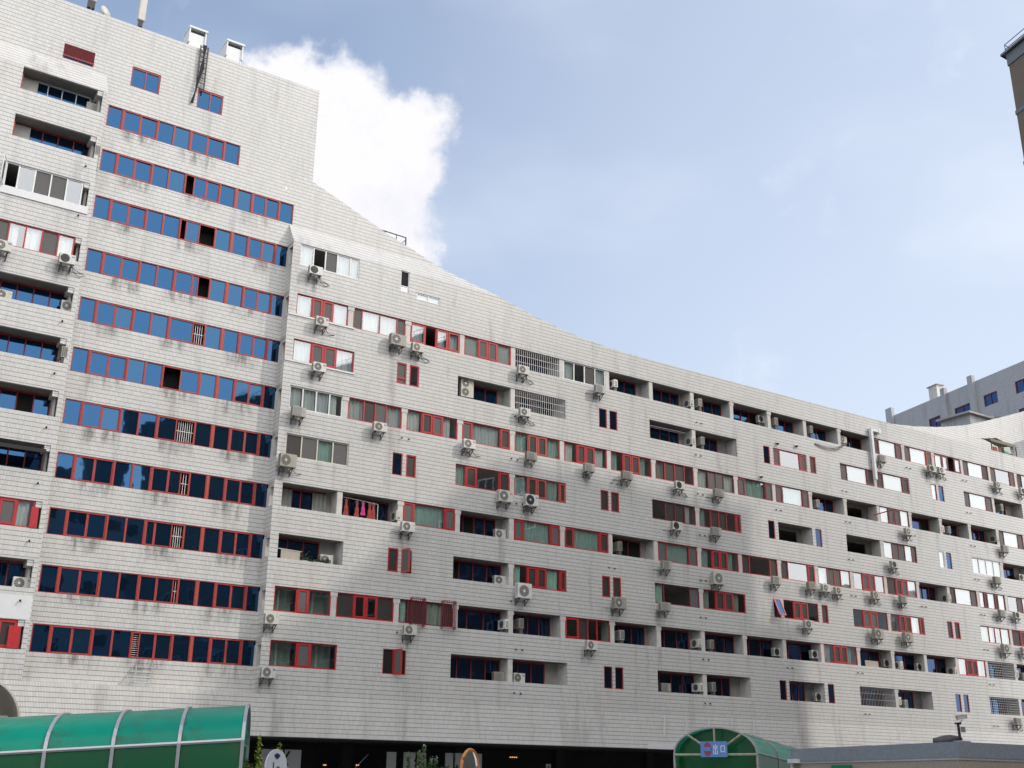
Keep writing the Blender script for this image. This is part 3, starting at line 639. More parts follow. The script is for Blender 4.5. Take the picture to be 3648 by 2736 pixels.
# upper windows of the high end
for n,(a,b,c0,c1) in enumerate(TOPW):
    c0+=1.6;c1+=1.6; gl=MB(); fr=MB(); y=.08; fk='redrib'
    fr.box(a,b,y-.05,y+.03,c0,c0+.05,fk); fr.box(a,b,y-.05,y+.03,c1-.12,c1,fk); fr.box(a,a+.07,y-.05,y+.03,c0+.05,c1-.12,fk); fr.box(b-.09,b,y-.05,y+.03,c0+.05,c1-.12,fk); fr.box((a+b)/2-.03,(a+b)/2+.03,y-.045,y+.03,c0+.05,c1-.12,fk)
    gl.face([(a,y,c0),(b,y+.004,c0),(b,y,c1),(a,y,c1)],'blue'); o=gl.build('upper_window',bld); fr.build('frame',o)
    if n==0:
        q=MB()
        for j in range(16): zc=c1-.03-.045*j; q.obox(((a+b)/2,.0,zc),((b-a)/2-.03,0,0),(0,.020,-.012),(0,.004,.010),'maroon')
        q.box(a+.02,b-.02,.025,.04,c1-.74,c1-.02,'maroon'); q.box(a,b,-.03,.0,c1-.80,c1-.745,'redold'); q.build('shutter',bld)
# left block bays
LB={1:'O',2:'O',3:'l5:xsggs:white',4:'l5:gwwgw:red',5:'O',6:'O',7:'O',8:'A',9:'l5:gGgGw:red',10:'O',11:'l5:gGgGD:red'}
for k,s in LB.items():
    a,b,z0,z1=LH[k-1]
    c=MB(); c.box(a-.25,a-.02,FY+.165,.2,z1-2.4,z1,'plaster'); c.build('partition',bld)
    if s in 'OA':
        balcony_door(a,11.28,z0,z1,5,gk='blue',side=.0 if k>1 else .3,fk='redrib' if k>1 else 'white')
        if k<3:
            q=MB(); q.box(a+.02,a+.10,FY+.3,FY+.5,z0-1,z1-.3,'redold'); q.box(a+.1,a+1.0,.02,.12,z0-1,z1-.1,'plaster'); q.build('balcony_wall',bld)
        if s=='A':
            q=MB(); q.obox((9.0,FY-.30,z1-.36),(2.1,0,0),(0,.36,.10),(0,-.01,.03),'dark'); q.obox((9.0,FY-.66,z1-.50),(2.1,0,0),(0,.012,0),(0,0,.10),'dark'); q.build('awning',bld)
    else:
        p,t,fk=s.split(':'); make_window(a,11.1,z0,z1,FY+.10,list(zip(PAT[p],t)),fk)
        if k==3:
            q=MB(); h=Vector((-.30,-.95,0)).normalized(); c_=Vector((a-.02,FY-.02,0))+h*.42
            for s0,s1,h0,h1 in ((0,.1,0,1),(.9,1,0,1),(.1,.9,0,.06),(.1,.9,.94,1)):
                q.obox(Vector((a-.02,FY-.02,z0+(h0+h1)/2*(z1-z0)))+h*((s0+s1)/2*.85),h*((s1-s0)/2*.85),Vector((-h.y,h.x,0))*.02,Vector((0,0,(h1-h0)/2*(z1-z0))),'white')
            e0=Vector((a-.02,FY-.02,z0+.08)); q.face([e0+h*.08,e0+h*.77,e0+h*.77+Vector((0,0,z1-z0-.16)),e0+h*.08+Vector((0,0,z1-z0-.16))],'glass'); q.build('open_sash',bld)
c=MB(); c.box(10.75,11.29,FY-.03,FY+.16,LH[10][2]+.02,LH[10][3]-.31,'red'); c.build('red_panel',bld)
c=MB(); c.box(10.95,11.29,FY-.03,FY+.14,LH[8][2]+.02,LH[8][3]-.31,'red'); c.build('red_panel',bld)
c=MB(); c.box(23.46,23.93,FY+.02,FY+.15,ZH[4]-OH+.02,ZH[4]-.01,'red'); c.box(23.46,23.93,FY+.02,FY+.15,ZH[5]-OH+.02,ZH[5]-.01,'red'); c.build('red_panel',bld)
# white repainted patch on the lowest left band
c=MB(); c.box(5,11.60,FY-.004,FY+.01,ZH[11]+.03,ZH[11]+1.15,'whiteledge'); c.build('repainted_patch',bld)
# grille cages on row 10, drain stubs, chimneys, patched strips
for u0 in (32.35,34.45):
    c=MB(); z0,z1=ZH[10]-OH-.12,ZH[10]+.12; y0=FY-.33; u1=u0+.85
    for z in (z0,z0+.1,z1-.1,z1): c.box(u0,u1,y0-.015,y0+.015,z-.015,z+.015,'maroon'); c.box(u0-.015,u0+.015,y0,FY,z-.015,z+.015,'maroon'); c.box(u1-.015,u1+.015,y0,FY,z-.015,z+.015,'maroon')
    for j in range(8): x=u0+(u1-u0)*j/7; c.box(x-.011,x+.011,y0-.011,y0+.011,z0,z1,'maroon')
    for j in range(4): yy=y0+.33*j/3; c.box(u0-.01,u0+.01,yy-.01,yy+.01,z0,z1,'maroon'); c.box(u1-.01,u1+.01,yy-.01,yy+.01,z0,z1,'maroon')
    c.build('window_cage',bld)
random.seed(5)
for k in range(4,12):
    for u in ((31.6,39.5,47.2,55.3,63.2,71.1,79.1,86.9) if k%2==0 else (39.6,55.2,71.2,87.2)):
        if random.random()<.22: continue
        uu=u+random.uniform(-.3,.3); zz=ZH[k]-OH-random.choice((.55,.62,.95))
        for d in (0,.48):
            c=MB(); c.tube([(uu+d,FY+.02,zz),(uu+d,FY-.10,zz),(uu+d,FY-.14,zz-.07)],.033,'dark',6); c.build('drain_pipe',bld)
for k in range(2,11):
    c=MB(); uu=11.05; zz=LH[k-1][2]-.62; c.tube([(uu,FY+.02,zz),(uu,FY-.12,zz),(uu,FY-.16,zz-.08)],.04,'dark',6); c.build('drain_pipe',bld)
for u,zb_ in ((16.2,44.0),(18.6,44.0)):
    c=MB(); c.box(u,u+.98,.6,1.5,43.2,45.35,'whiteledge'); c.build('chimney',bld)
    d=MB(); 
    for dx in (0,.94): d.box(u-.05+dx*1.07,u+.025+dx*1.07,.5,1.6,44.60,45.62,'whiteledge')
    d.box(u-.08,u+1.10,.46,1.64,45.62,45.75,'whiteledge'); d.box(u+.08,u+.92,.7,1.4,45.351,45.45,'dark'); d.build('chimney_cap',bld)
c=MB()
for j,u in enumerate((51.4,53.3,55.3,57.4,59.5)):
    c.obox((u,-1.04,(ZBOT+ZB)/2+.0),(.05,0,0),(0,.02,0),(0,-.09*1.0,1.07),'whiteledge')
c.obox((54.0,-1.13,ZBOT+.17),(4.1,0,0),(0,.015,0),(0,-.01,.17),'whiteledge'); c.build('patched_strip',bld)
c=MB(); c.box(22.95,23.1,-.01,.02,36.2,36.42,'steel'); c.build('vent',bld)
# undercroft: ceiling is the base wall's soffit; a dark back wall, columns and boarded panels
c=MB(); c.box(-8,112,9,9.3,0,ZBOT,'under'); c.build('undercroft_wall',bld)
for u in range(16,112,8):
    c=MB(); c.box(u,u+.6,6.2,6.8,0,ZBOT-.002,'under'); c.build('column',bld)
# swept parapet wall standing behind the roof terrace at the far end
SW=[(83,31.4),(87.2,32.66),(90.6,33.02),(94.8,33.7),(98.8,34.62),(102.1,35.63),(105.5,36.75),(109.5,38.11),(116,40.6)]
SW[0]=(82.5,32.4)
c=MB()
for (a,za),(b,zb) in zip(SW,SW[1:]):
    c.face([(a,6,29.9),(b,6,29.9),(b,6,zb+1.6),(a,6,za+1.6)],'tile'); c.face([(a,6,za+1.6),(b,6,zb+1.6),(b,6.4,zb+1.6),(a,6.4,za+1.6)],'plaster'); c.face([(a,6.4,za+1.6),(b,6.4,zb+1.6),(b,6.4,29.9),(a,6.4,29.9)],'tile')
c.build('swept_wall',bld)
c=MB(); c.face([(101.2,3,29.9),(104.2,1.6,29.9),(104.2,1.6,35.0),(101.2,3,33.9)],'tile2'); c.face([(104.2,1.6,29.9),(112,1.6,29.9),(112,1.6,37),(104.2,1.6,35.0)],'tile2'); c.build('terrace_wall',bld)
c=MB(); c.box(105.2,110.8,9.6,13,29.9,39.55,'tile2'); c.box(104.6,111.4,9.2,13.4,39.55,39.75,'concrete'); c.build('roof_hut',bld)
ACS=[(7.54,25.90,'rB','w'),(10.70,26.01,'kC','w'),(11.31,23.76,'r','b'),(11.33,21.04,'L','b'),(8.08,23.61,'r','b'),(11.08,35.84,'g','b'),(11.51,33.07,'L','b'),(11.04,9.07,'rR','b'),(24.73,29.10,'k','w'),(25.35,25.93,'rB','w'),(30.50,25.90,'R','w'),(31.92,25.73,'r','w'),(25.40,23.04,'rB','w'),(24.33,20.10,'g','w'),(29.53,20.12,'rB','w'),(35.82,20.13,'rR','w'),(40.56,20.12,'g','w'),(23.87,17.12,'R','w'),(38.53,17.17,'RR','w'),(40.55,17.19,'KC','w'),(39.90,25.92,'r','w'),(40.01,23.01,'r','w'),(36.00,24.09,'D','b'),(31.31,15.07,'E','b'),(31.70,14.35,'r','w'),(38.83,14.96,'r','b'),(23.65,8.31,'r','w'),(23.70,5.52,'rB','w'),(32.12,8.38,'r','w'),(38.86,12.05,'r','b'),(40.02,11.38,'S','w'),(27.04,12.01,'r','b'),(39.12,9.33,'E','b'),(40.18,9.46,'L','b'),(38.86,6.21,'g','b'),(40.30,6.22,'rR','b'),(46.29,25.87,'g','w'),(48.07,26.80,'E','b'),(55.22,26.74,'E','b'),(56.12,26.93,'L','b'),(62.87,26.97,'k','b'),(64.03,26.91,'L','b'),(55.22,23.83,'E','b'),(56.17,23.98,'L','b'),(45.26,20.10,'g','w'),(48.55,20.07,'g','w'),(53.27,20.09,'k','w'),(57.05,20.07,'g','w'),(52.87,17.12,'k','w'),(56.62,17.20,'g','w'),(48.16,15.23,'L','b'),(51.81,14.26,'g','w'),(56.51,13.87,'S','w'),(62.34,14.30,'g','w'),(47.58,11.32,'R','w'),(51.52,11.44,'g','w'),(45.23,8.45,'r','w'),(48.14,9.35,'L','b'),(54.98,9.32,'E','b'),(56.09,9.33,'L','b'),(62.94,9.29,'k','b'),(52.12,6.25,'g','b'),(54.93,6.39,'E','b'),(56.12,6.48,'L','b'),(68.01,26.95,'L','b'),(72.20,26.95,'r','b'),(75.73,25.69,'g','w'),(82.19,25.85,'k','w'),(83.49,25.91,'r','w'),(91.50,25.82,'r','w'),(95.22,25.79,'k','w'),(68.07,20.94,'L','b'),(92.37,23.99,'L','b'),(78.13,19.89,'r','w'),(83.40,20.88,'E','b'),(84.30,20.92,'L','b'),(75.93,16.94,'k','w'),(91.24,20.01,'g','w'),(89.49,17.09,'g','w'),(91.08,20.98,'E','b'),(94.57,17.96,'k','b'),(66.08,14.27,'g','w'),(67.59,14.26,'r','w'),(69.02,14.20,'r','w'),(73.29,14.26,'r','w'),(76.59,14.24,'g','w'),(65.42,11.38,'rR','w'),(73.12,11.28,'R','w'),(76.63,11.27,'R','w'),(89.59,14.26,'g','w'),(91.72,14.27,'k','w'),(89.51,11.28,'R','w'),(92.09,11.30,'r','w'),(83.23,15.03,'E','b'),(66.91,9.39,'k','b'),(74.98,9.26,'k','b'),(76.13,9.15,'E','b'),(78.96,9.19,'k','b'),(82.91,9.09,'E','b'),(91.28,9.35,'E','b'),(92.18,9.19,'L','b'),(66.98,6.33,'k','b'),(75.49,6.42,'E','b'),(76.25,6.22,'L','b'),(89.88,5.39,'g','w')]
# ================================================================ neighbouring buildings
def frame_dir(az): return Vector((math.sin(R_(az)),math.cos(R_(az)),0))
# grey tiled wing across the court (its shaded side faces us)
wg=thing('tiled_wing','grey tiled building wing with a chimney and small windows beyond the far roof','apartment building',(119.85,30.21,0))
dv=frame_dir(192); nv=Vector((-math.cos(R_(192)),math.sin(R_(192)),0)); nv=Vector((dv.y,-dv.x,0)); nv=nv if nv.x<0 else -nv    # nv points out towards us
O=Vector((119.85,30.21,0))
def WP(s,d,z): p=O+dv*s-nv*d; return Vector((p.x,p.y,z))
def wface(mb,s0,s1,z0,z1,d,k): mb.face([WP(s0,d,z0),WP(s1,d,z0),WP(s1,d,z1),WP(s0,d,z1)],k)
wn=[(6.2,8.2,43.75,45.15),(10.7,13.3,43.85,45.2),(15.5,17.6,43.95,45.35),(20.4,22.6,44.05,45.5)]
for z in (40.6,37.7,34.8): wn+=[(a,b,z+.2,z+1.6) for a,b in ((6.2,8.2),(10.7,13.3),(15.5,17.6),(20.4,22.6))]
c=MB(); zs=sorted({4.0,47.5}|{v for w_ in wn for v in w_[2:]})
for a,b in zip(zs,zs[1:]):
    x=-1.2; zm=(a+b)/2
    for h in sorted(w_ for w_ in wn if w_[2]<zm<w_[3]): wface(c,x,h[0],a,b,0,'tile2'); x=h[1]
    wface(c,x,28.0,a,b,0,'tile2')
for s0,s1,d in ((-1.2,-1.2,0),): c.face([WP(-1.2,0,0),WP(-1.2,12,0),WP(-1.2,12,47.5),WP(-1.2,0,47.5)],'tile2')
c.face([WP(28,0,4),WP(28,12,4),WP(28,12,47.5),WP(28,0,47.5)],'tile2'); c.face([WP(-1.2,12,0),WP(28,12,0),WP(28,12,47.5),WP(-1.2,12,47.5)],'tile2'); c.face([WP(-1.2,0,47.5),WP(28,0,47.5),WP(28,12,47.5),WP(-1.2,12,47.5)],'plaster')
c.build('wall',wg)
for s,w_,zt in ((-1.15,1.15,48.6),(9.0,.7,48.2),(13.6,.8,48.3)):
    c=MB(); c.obox(WP(s+w_/2,-.12,(4+zt)/2),dv*w_/2,nv*.24,(0,0,(zt-4)/2),'tile2'); c.build('pilaster',wg)
for n,h in enumerate(wn):
    c=MB(); wface(c,h[0],h[1],h[2],h[3],.12,'blue' if n>1 else 'navy'); o=c.build('window',wg); f=MB()
    for s_ in (h[0]+.05,(h[0]+h[1])/2,h[1]-.05): f.obox(WP(s_,.08,(h[2]+h[3])/2),dv*.05,nv*.05,(0,0,(h[3]-h[2])/2),'maroon')
    for z in (h[2]+.04,h[3]-.04): f.obox(WP((h[0]+h[1])/2,.075,z),dv*(h[1]-h[0])/2,nv*.05,(0,0,.05),'maroon')
    f.build('frame',o)
c=MB(); c.obox(WP(7.0,.9,48.2),dv*.72,nv*.5,(0,0,1.1),'plaster'); c.obox(WP(7.0,.9,49.36),dv*.9,nv*.62,(0,0,.06),'concrete'); c.build('chimney',wg)
# the tall beige building beside the court: its corner is at the right edge, its shadow lies on the white facade
tw=thing('tower_block','tall beige rendered block with grey floor bands and roof railing at the picture edge','tower block',(62.9,-24.6,0))
c1=Vector((62.9,-24.6,0)); da=frame_dir(196); Lw=70; ca=c1+da*Lw
def pr(mb,pts,z0,z1,k,top=True):
    n=len(pts)
    for i in range(n): a,b=pts[i],pts[(i+1)%n]; mb.face([(a.x,a.y,z0),(b.x,b.y,z0),(b.x,b.y,z1),(a.x,a.y,z1)],k)
    if top: mb.face([(p.x,p.y,z1) for p in pts],k)
nl=Vector((da.y,-da.x,0)); nl=nl if nl.x<0 else -nl
p0=[c1,ca,ca+Vector((20,-4,0)),Vector((85.5,-24.6,0))]
c=MB(); pr(c,p0,0,46.9,'beige'); c.build('wall',tw)
p1=[Vector((85.5,-24.61,0)),Vector((85.5,-40,0)),Vector((90,-40,0)),Vector((90,-24.61,0))]
c=MB(); pr(c,p1,0,40.0,'beige'); c.build('stair_block',tw)
for z,h,o_ in ((46.9,.85,.06),(43.15,.28,.05),(39.4,.28,.05),(35.6,.28,.05),(31.8,.28,.05),(28.0,.28,.05),(24.2,.28,.05),(20.4,.28,.05),(16.6,.28,.05),(12.8,.28,.05),(9,.28,.05)):
    c=MB(); q=[c1+nl*o_-da*o_,ca+nl*o_+da*o_,ca+Vector((20,-4,0)),Vector((85.5,-24.6+o_,0))]; pr(c,q,z,z+h,'greyband'); c.build('floor_band',tw)
c=MB(); q=[c1+nl*.3-da*.3,ca+nl*.3,ca+Vector((20,-4,0)),Vector((85.5,-24.3,0))]; pr(c,q,47.75,47.9,'greyband'); c.build('coping',tw)
c=MB(); 
for zz in (48.15,48.5): c.tube([c1+nl*.1+Vector((0,0,zz)),ca+nl*.1+Vector((0,0,zz))],.03,'rust',5); c.tube([c1+nl*.1+Vector((0,0,zz)),Vector((85.5,-24.5,zz))],.03,'rust',5)
for j in range(36): p=c1+nl*.1+da*(j*2.0); c.tube([p+Vector((0,0,47.88)),p+Vector((0,0,48.5))],.028,'rust',5)
c.build('roof_railing',tw)
for fl in range(12):
    zf=1.4+fl*3.78
    for j in range(11):
        s=6.5+j*5.6; p=c1+da*s+nl*.02; m_=Vector((p.x,p.y,zf+1.75)); g_=MB()
        g_.obox(m_,da*1.1,nl*.02,(0,0,.75),'fanblk'); o=g_.build('window',tw) if fl*11+j<96 else None
        if o:
            f=MB(); 
            for e in (-1.1,0,1.1): f.obox(m_+da*e+nl*.03,da*.05,nl*.03,(0,0,.8),'white')
            for e in (-.78,.78): f.obox(m_+nl*.031+Vector((0,0,e)),da*1.15,nl*.03,(0,0,.05),'white')
            f.build('frame',o)
# a lower block across the court, seen only as a reflection in the ribbon windows
ob=thing('opposite_block','lower grey slab block with roof tanks across the court, reflected in blue windows','apartment building',(0,-112,0))
c=MB(); c.box(-60,41,-124,-112,0,44.5,'palewall'); c.box(41,66,-124,-112.01,0,40,'palewall'); c.box(-14,6,-123,-114,44.5,48.2,'greyband'); c.box(20,37,-123,-113,44.5,46.6,'greyband'); c.build('wall',ob)
for fl in range(10):
    for j in range(9):
        c=MB(); u=-2+j*7.2; z=3+fl*4.1; c.box(u,u+3.4,-112.02,-111.95,z,z+1.7,'fanblk'); o=c.build('window',ob); f=MB()
        for x in (u,u+1.7,u+3.4): f.box(x-.06,x+.06,-111.95,-111.86,z,z+1.7,'white')
        f.box(u-.06,u+3.46,-111.951,-111.861,z-.08,z,'white'); f.build('frame',o)
for u in (44,49):
    c=MB(); c.tube([(u,-116,40),(u,-116,46),(u,-116,54)],[1.9,1.5,2.1],'greyband',14); c.build('roof_tank',ob)
ax_=thing('annex_block','plain lower annex beside the tower block, reflected in the right-hand windows','apartment building',(126,-60,0))
c=MB(); c.box(0,32,-20,0,0,31.0,'palewall'); c.box(3,9,-14,-6,31.0,33.6,'greyband'); c.build('wall',ax_)
for fl in range(7):
    for j in range(6):
        c=MB(); u=1.6+j*4.9; z=3+fl*3.7; c.box(u,u+2.4,-.05,.03,z,z+1.6,'fanblk'); o=c.build('window',ax_); f=MB()
        for x in (u,u+1.2,u+2.4): f.box(x-.05,x+.05,.03,.10,z,z+1.6,'white')
        f.box(u-.05,u+2.45,.031,.101,z-.07,z,'white'); f.build('frame',o)
# ================================================================ air conditioners
PRO={}
def ac_meshes():
    def casing(w_,h,d,k):
        b=MB(); b.box(-w_/2,w_/2,0,d,-h/2,h/2,k); return b
    def fin(mb,nm,bev=.012):
        me=mb.mesh(nm); bm=bmesh.new(); bm.from_mesh(me); bmesh.ops.bevel(bm,geom=bm.edges[:],offset=bev,segments=2,affect='EDGES'); bm.to_mesh(me); bm.free(); return me
    def brk(w_,h,d):
        b=MB()
        for s in (-1,1):
            x=s*w_*.33; b.box(x-.02,x+.02,-.02,d+.22,-h/2-.05,-h/2-.005,'rust'); b.box(x-.02,x+.02,d+.17,d+.21,-h/2-.40,-h/2-.05,'rust')
            b.obox((x,d*.5+.12,-h/2-.2),(.016,0,0),(0,.19,-.15),(0,.012,.015),'rust')
        return b.mesh('bracket')
    def louv(w_,h,d,k,hs):      # side grille on the left end
        b=MB()
        for j in range(7): z=-h*.36+h*.72*j/6; b.box(-w_/2-.012,-w_/2-.004,d*.15,d*.85,z-.014,z+.014,k)
        return b.mesh('side_louver')
    def fan(cx,cz,r,kd,kh,rings=4,guard='acgrey'):
        b=MB(); b.disc((cx,cz),r,-.004,kd,24)
        for j in range(rings): q=r*(.35+.62*j/(rings-1)); b.disc((cx,cz),q,-.010,guard,24,q-.010)
        for j in range(10):
            a=j*math.pi/5; b.obox((cx+math.cos(a)*r*.6,-.012,cz+math.sin(a)*r*.6),(math.cos(a)*r*.36,0,math.sin(a)*r*.36),(0,.004,0),(-math.sin(a)*.006,0,math.cos(a)*.006),guard)
        b.disc((cx,cz),r*.24,-.018,kh,16); b.disc((cx,cz),r*1.04,-.006,guard,24,r*.97); return b.mesh('fan_grille')
    def panel(w_,h): b=MB(); b.box(w_*.27,w_*.275,-.004,0,-h*.46,h*.46,'grillel'); b.box(w_*.34,w_*.45,-.006,0,h*.16,h*.24,'acgrey'); return b.mesh('service_panel')
    def sq(w_,h,full=.62):
        b=MB(); x0=-w_*.45; x1=x0+w_*full; b.box(x0,x1,-.006,0,-h*.42,h*.42,'grillel')
        for j in range(9): z=-h*.40+h*.8*j/8; b.box(x0,x1,-.014,-.006,z-.006,z+.006,'acgrey')
        for j in range(7): x=x0+(x1-x0)*j/6; b.box(x-.005,x+.005,-.0135,-.006,-h*.42,h*.42,'acgrey')
        return b.mesh('front_grille')
    def lab(w_,h,k,big=1): b=MB(); b.box(w_*.27,w_*.27+.14*big,-.007,0,h*.20,h*.20+.07*big,k); b.box(w_*.28,w_*.28+.10*big,-.009,-.007,h*.20+.03,h*.20+.045,'signwhite'); return b.mesh('sticker')
    def side(k):              # a unit seen from its end: slotted end panel
        w_,h,d=.32,.60,.82; c_=casing(w_,h,d,k); b=MB()
        for x in (-.09,0,.09):
            for j in range(8): z=-h*.38+h*.76*j/7; b.box(x-.035,x+.035,-.006,0,z-.02,z+.02,'fanblk')
        f=MB(); f.face([(-w_/2-.005,d*.1,-h*.42),(-w_/2-.005,d*.1,h*.42),(-w_/2-.005,d*.62,h*.42),(-w_/2-.005,d*.62,-h*.42)],'grillel')
        return fin(c_,'casing'),b.mesh('end_grille'),f.mesh('fan_grille'),None
    S=(.82,.56,.30); B=(1.0,.72,.36)
    br=brk(*S); brB=brk(*B); lv=louv(*S,'grille',7); lvB=louv(*B,'grille',7)
    cw=fin(casing(*S,'acwhite'),'casing'); cg=fin(casing(*S,'acgrey'),'casing'); cB=fin(casing(*B,'acwhite'),'casing'); cBg=fin(casing(*B,'acgrey'),'casing')
    f_r=fan(-.13,0,.235,'grille','acwhite'); f_k=fan(-.13,0,.235,'fanblk','fanblk',5,'grille'); f_K=fan(-.17,0,.31,'fanblk','acwhite',5,'grille'); f_R=fan(-.17,0,.31,'grille','acwhite')
    pn=panel(*S[:2]); pB=panel(*B[:2])
    P={}
    for t,lb in (('r',None),('rB','bluelab'),('rR','redlab')): P[t]=[cw,f_r,pn,lv,br]+([lab(S[0],S[1],lb)] if lb else [])
    P['k']=[cw,f_k,pn,lv,br]; P['kC']=[cw,f_k,pn,lv,br,lab(S[0],S[1],'cyanlab')]
    P['g']=[cg,sq(*S[:2]),pn,lv,br]; P['R']=[cBg,f_R,pB,lvB,brB]; P['RR']=[cB,f_R,pB,lvB,brB,lab(B[0],B[1],'redlab')]; P['KC']=[cB,f_K,pB,lvB,brB,lab(B[0],B[1],'cyanlab',1.2)]
    Q=(1.02,.92,.34); cq=fin(casing(*Q,'acwhite'),'casing'); P['S']=[cq,fan(-.06,-.02,.36,'grille','acwhite',6),panel(*Q[:2]),louv(*Q,'fanblk',7),brk(*Q)]
    D=(.92,1.25,.34); b=fan(-.14,.30,.26,'grille','acwhite'); b2=fan(-.14,-.30,.26,'grille','acwhite'); P['D']=[fin(casing(*D,'acwhite'),'casing'),b,b2,panel(*D[:2])]
    a,b,c_,_=side('acgrey'); P['L']=[a,b,c_]
    E=(.34,.58,.82); e=MB(); e.box(-.10,.10,-.005,0,-.1,.18,'acgrey'); e.box(-.06,-.02,-.02,0,-.2,-.12,'dark'); e.box(.02,.06,-.02,0,-.2,-.12,'dark'); ff=MB()
    n_=len(ff.v); ff.v+=[(-.175,.40+.22*math.cos(j*math.pi/10),.22*math.sin(j*math.pi/10)) for j in range(20)]; ff.f.append(tuple(range(20))); ff.m.append(ff.mi('grille'))
    P['E']=[fin(casing(*E,'acwhite'),'casing'),e.mesh('valve_cover'),ff.mesh('fan_grille')]
    h1=MB(); h1.tube([(.30,.2,-.24),(.46,.40,-.42),(.72,.47,-.55),(1.05,.52,-.50)],.022,'hose',5); h2=MB(); h2.tube([(-.30,.2,-.24),(-.50,.42,-.34),(-.75,.50,-.30),(-.95,.52,-.36)],.022,'hose',5)
    h3=MB(); h3.tube([(.25,.2,-.26),(.5,.44,-.55),(.8,.48,-.72),(1.0,.50,-.62)],.018,'dark',5); h3.tube([(.28,.25,-.24),(.55,.44,-.4),(.9,.5,-.46),(1.12,.52,-.6)],.02,'hose',5)
    return P,[h1.mesh('hose'),h2.mesh('hose'),h3.mesh('hose')]
PRO,HOSE=ac_meshes()
LOOK={'r':'white round-fan','rB':'blue-stickered white','rR':'red-marked white','k':'black-fan white','kC':'cyan-stickered black-fan','g':'square-grilled grey','R':'large aged','RR':'large red-badged','KC':'large black-fan cyan-badged','S':'tall square-bodied','D':'twin-fan tall','L':'slotted end-on','E':'plain end-on'}
ORD=['first','second','third','fourth','fifth','sixth','seventh','eighth','ninth','tenth','eleventh','twelfth','thirteenth','fourteenth','fifteenth','sixteenth','seventeenth','eighteenth','nineteenth','twentieth']
random.seed(21)
used={}
def ac_label(u,z,t,pl):
    k=min(range(1,12),key=lambda q:abs((ZH[q]-1.6-(.95 if pl=='b' else 1.8))-z)); row=ORD[11-k]
    if u<12: s='%s air conditioner %s the stacked left bays, %s window row up'%(LOOK[t],'in' if pl=='b' else 'below',row)
    else:
        i=max(0,int((u-23.52)//3.98)); s='%s air conditioner %s, %s row up, bay %s from the step'%(LOOK[t],'on balcony' if pl=='b' else 'on wall',row,ORD[i])
    return s
lbls=[ac_label(*a) for a in ACS]
for n,(u,z,t,pl) in enumerate(ACS):
    lb=lbls[n]
    if lbls.count(lb)>1: lb=lb.replace(' air conditioner',' air conditioner')+(', left one' if lbls.index(lb)==n else ', right one')
    wide={'S':1.02,'R':1.0,'RR':1.0,'KC':1.0,'L':.32,'E':.34,'D':.92}.get(t,.82)
    y=FY-.53 if pl=='w' else (FY+.42 if t!='D' else FY+.25)
    if t in('R','RR','KC','S') and pl=='w': y=FY-.58
    if pl=='b' and t in 'LE' : y=FY+.02 if u>12 else FY-.02
    o=thing('air_conditioner',lb,'air conditioner',(u+.06+(random.uniform(-.02,.02)),y,z+1.6),random.uniform(-.03,.03),'air conditioners on the facade')
    for me in PRO[t]:
        if pl=='b' and me.name.startswith('bracket'): continue
        link(me.name.split('.')[0],me,o)
    o.scale=(random.uniform(.95,1.06),1,random.uniform(.96,1.05)); o.rotation_euler.y=random.uniform(-.012,.012)
    if pl=='w':
        q=MB(); q.face([(u-.62,FY-.005,z-.6),(u+.5,FY-.005,z-.6),(u+.5,FY-.005,z+1.75),(u-.62,FY-.005,z+1.75)] if False else [(u-.6,FY-.005,z+1.6-random.uniform(1.2,1.8)),(u+.55,FY-.005,z+.1),(u+.55,FY-.005,z+1.45),(u-.6,FY-.005,z+1.45)],'stain'); q.build('drip_stain',bld)
    if pl=='w' and random.random()<.62: link('hose',HOSE[int(random.random()*2.99)],o)
    if pl=='b' and t not in 'D':      # a stand on the balcony edge
        b=MB(); h=.58 if t in 'LE' else .56; b.box(-wide/2+.05,wide/2-.05,.05,.30,-h/2-.9,-h/2-.002,'rust'); b.build('stand',o)
for s_,z_,lb in ((12.1,43.55,'white air conditioner under the second window of the grey tiled wing'),(16.4,42.2,'white air conditioner low beside the third window of the grey tiled wing')):
    q=WP(s_,-.42,z_); o=thing('air_conditioner',lb,'air conditioner',tuple(q),math.atan2(nv.x,-nv.y),'air conditioners on the grey wing')
    for me in PRO['r']: link(me.name.split('.')[0],me,o)
# ================================================================ things on and around the facade
def wl(c,pts,r,k,seg=6): c.tube(pts,r,k,seg)
t=thing('exhaust_pipe','white square exhaust duct with an elbow crossing the top balcony row','exhaust pipe',(75.0,FY-.2,28))
c=MB(); c.box(-.12,.12,-.12,.12,-2.55,1.6,'white'); c.box(-.12,.85,-.121,.121,1.6,1.84,'white'); c.build('duct',t)
c=MB(); c.box(.851,1.1,-.15,.15,1.52,1.9,'white'); c.build('outlet',t)
t=thing('clothes_pole','dark red clothes pole with forked tip sticking out of the facade','clothes pole',(74.6,FY,20.9+1.6))
c=MB(); c.tube([(0,0,-.02),(.9,-.75,.30)],.05,'red',6); c.build('pole',t)
c=MB(); c.tube([(.9,-.75,.30),(1.2,-1.05,.50)],.02,'rust',5); c.tube([(.9,-.75,.30),(1.28,-1.0,.38)],.02,'rust',5); c.build('forked_tip',t)
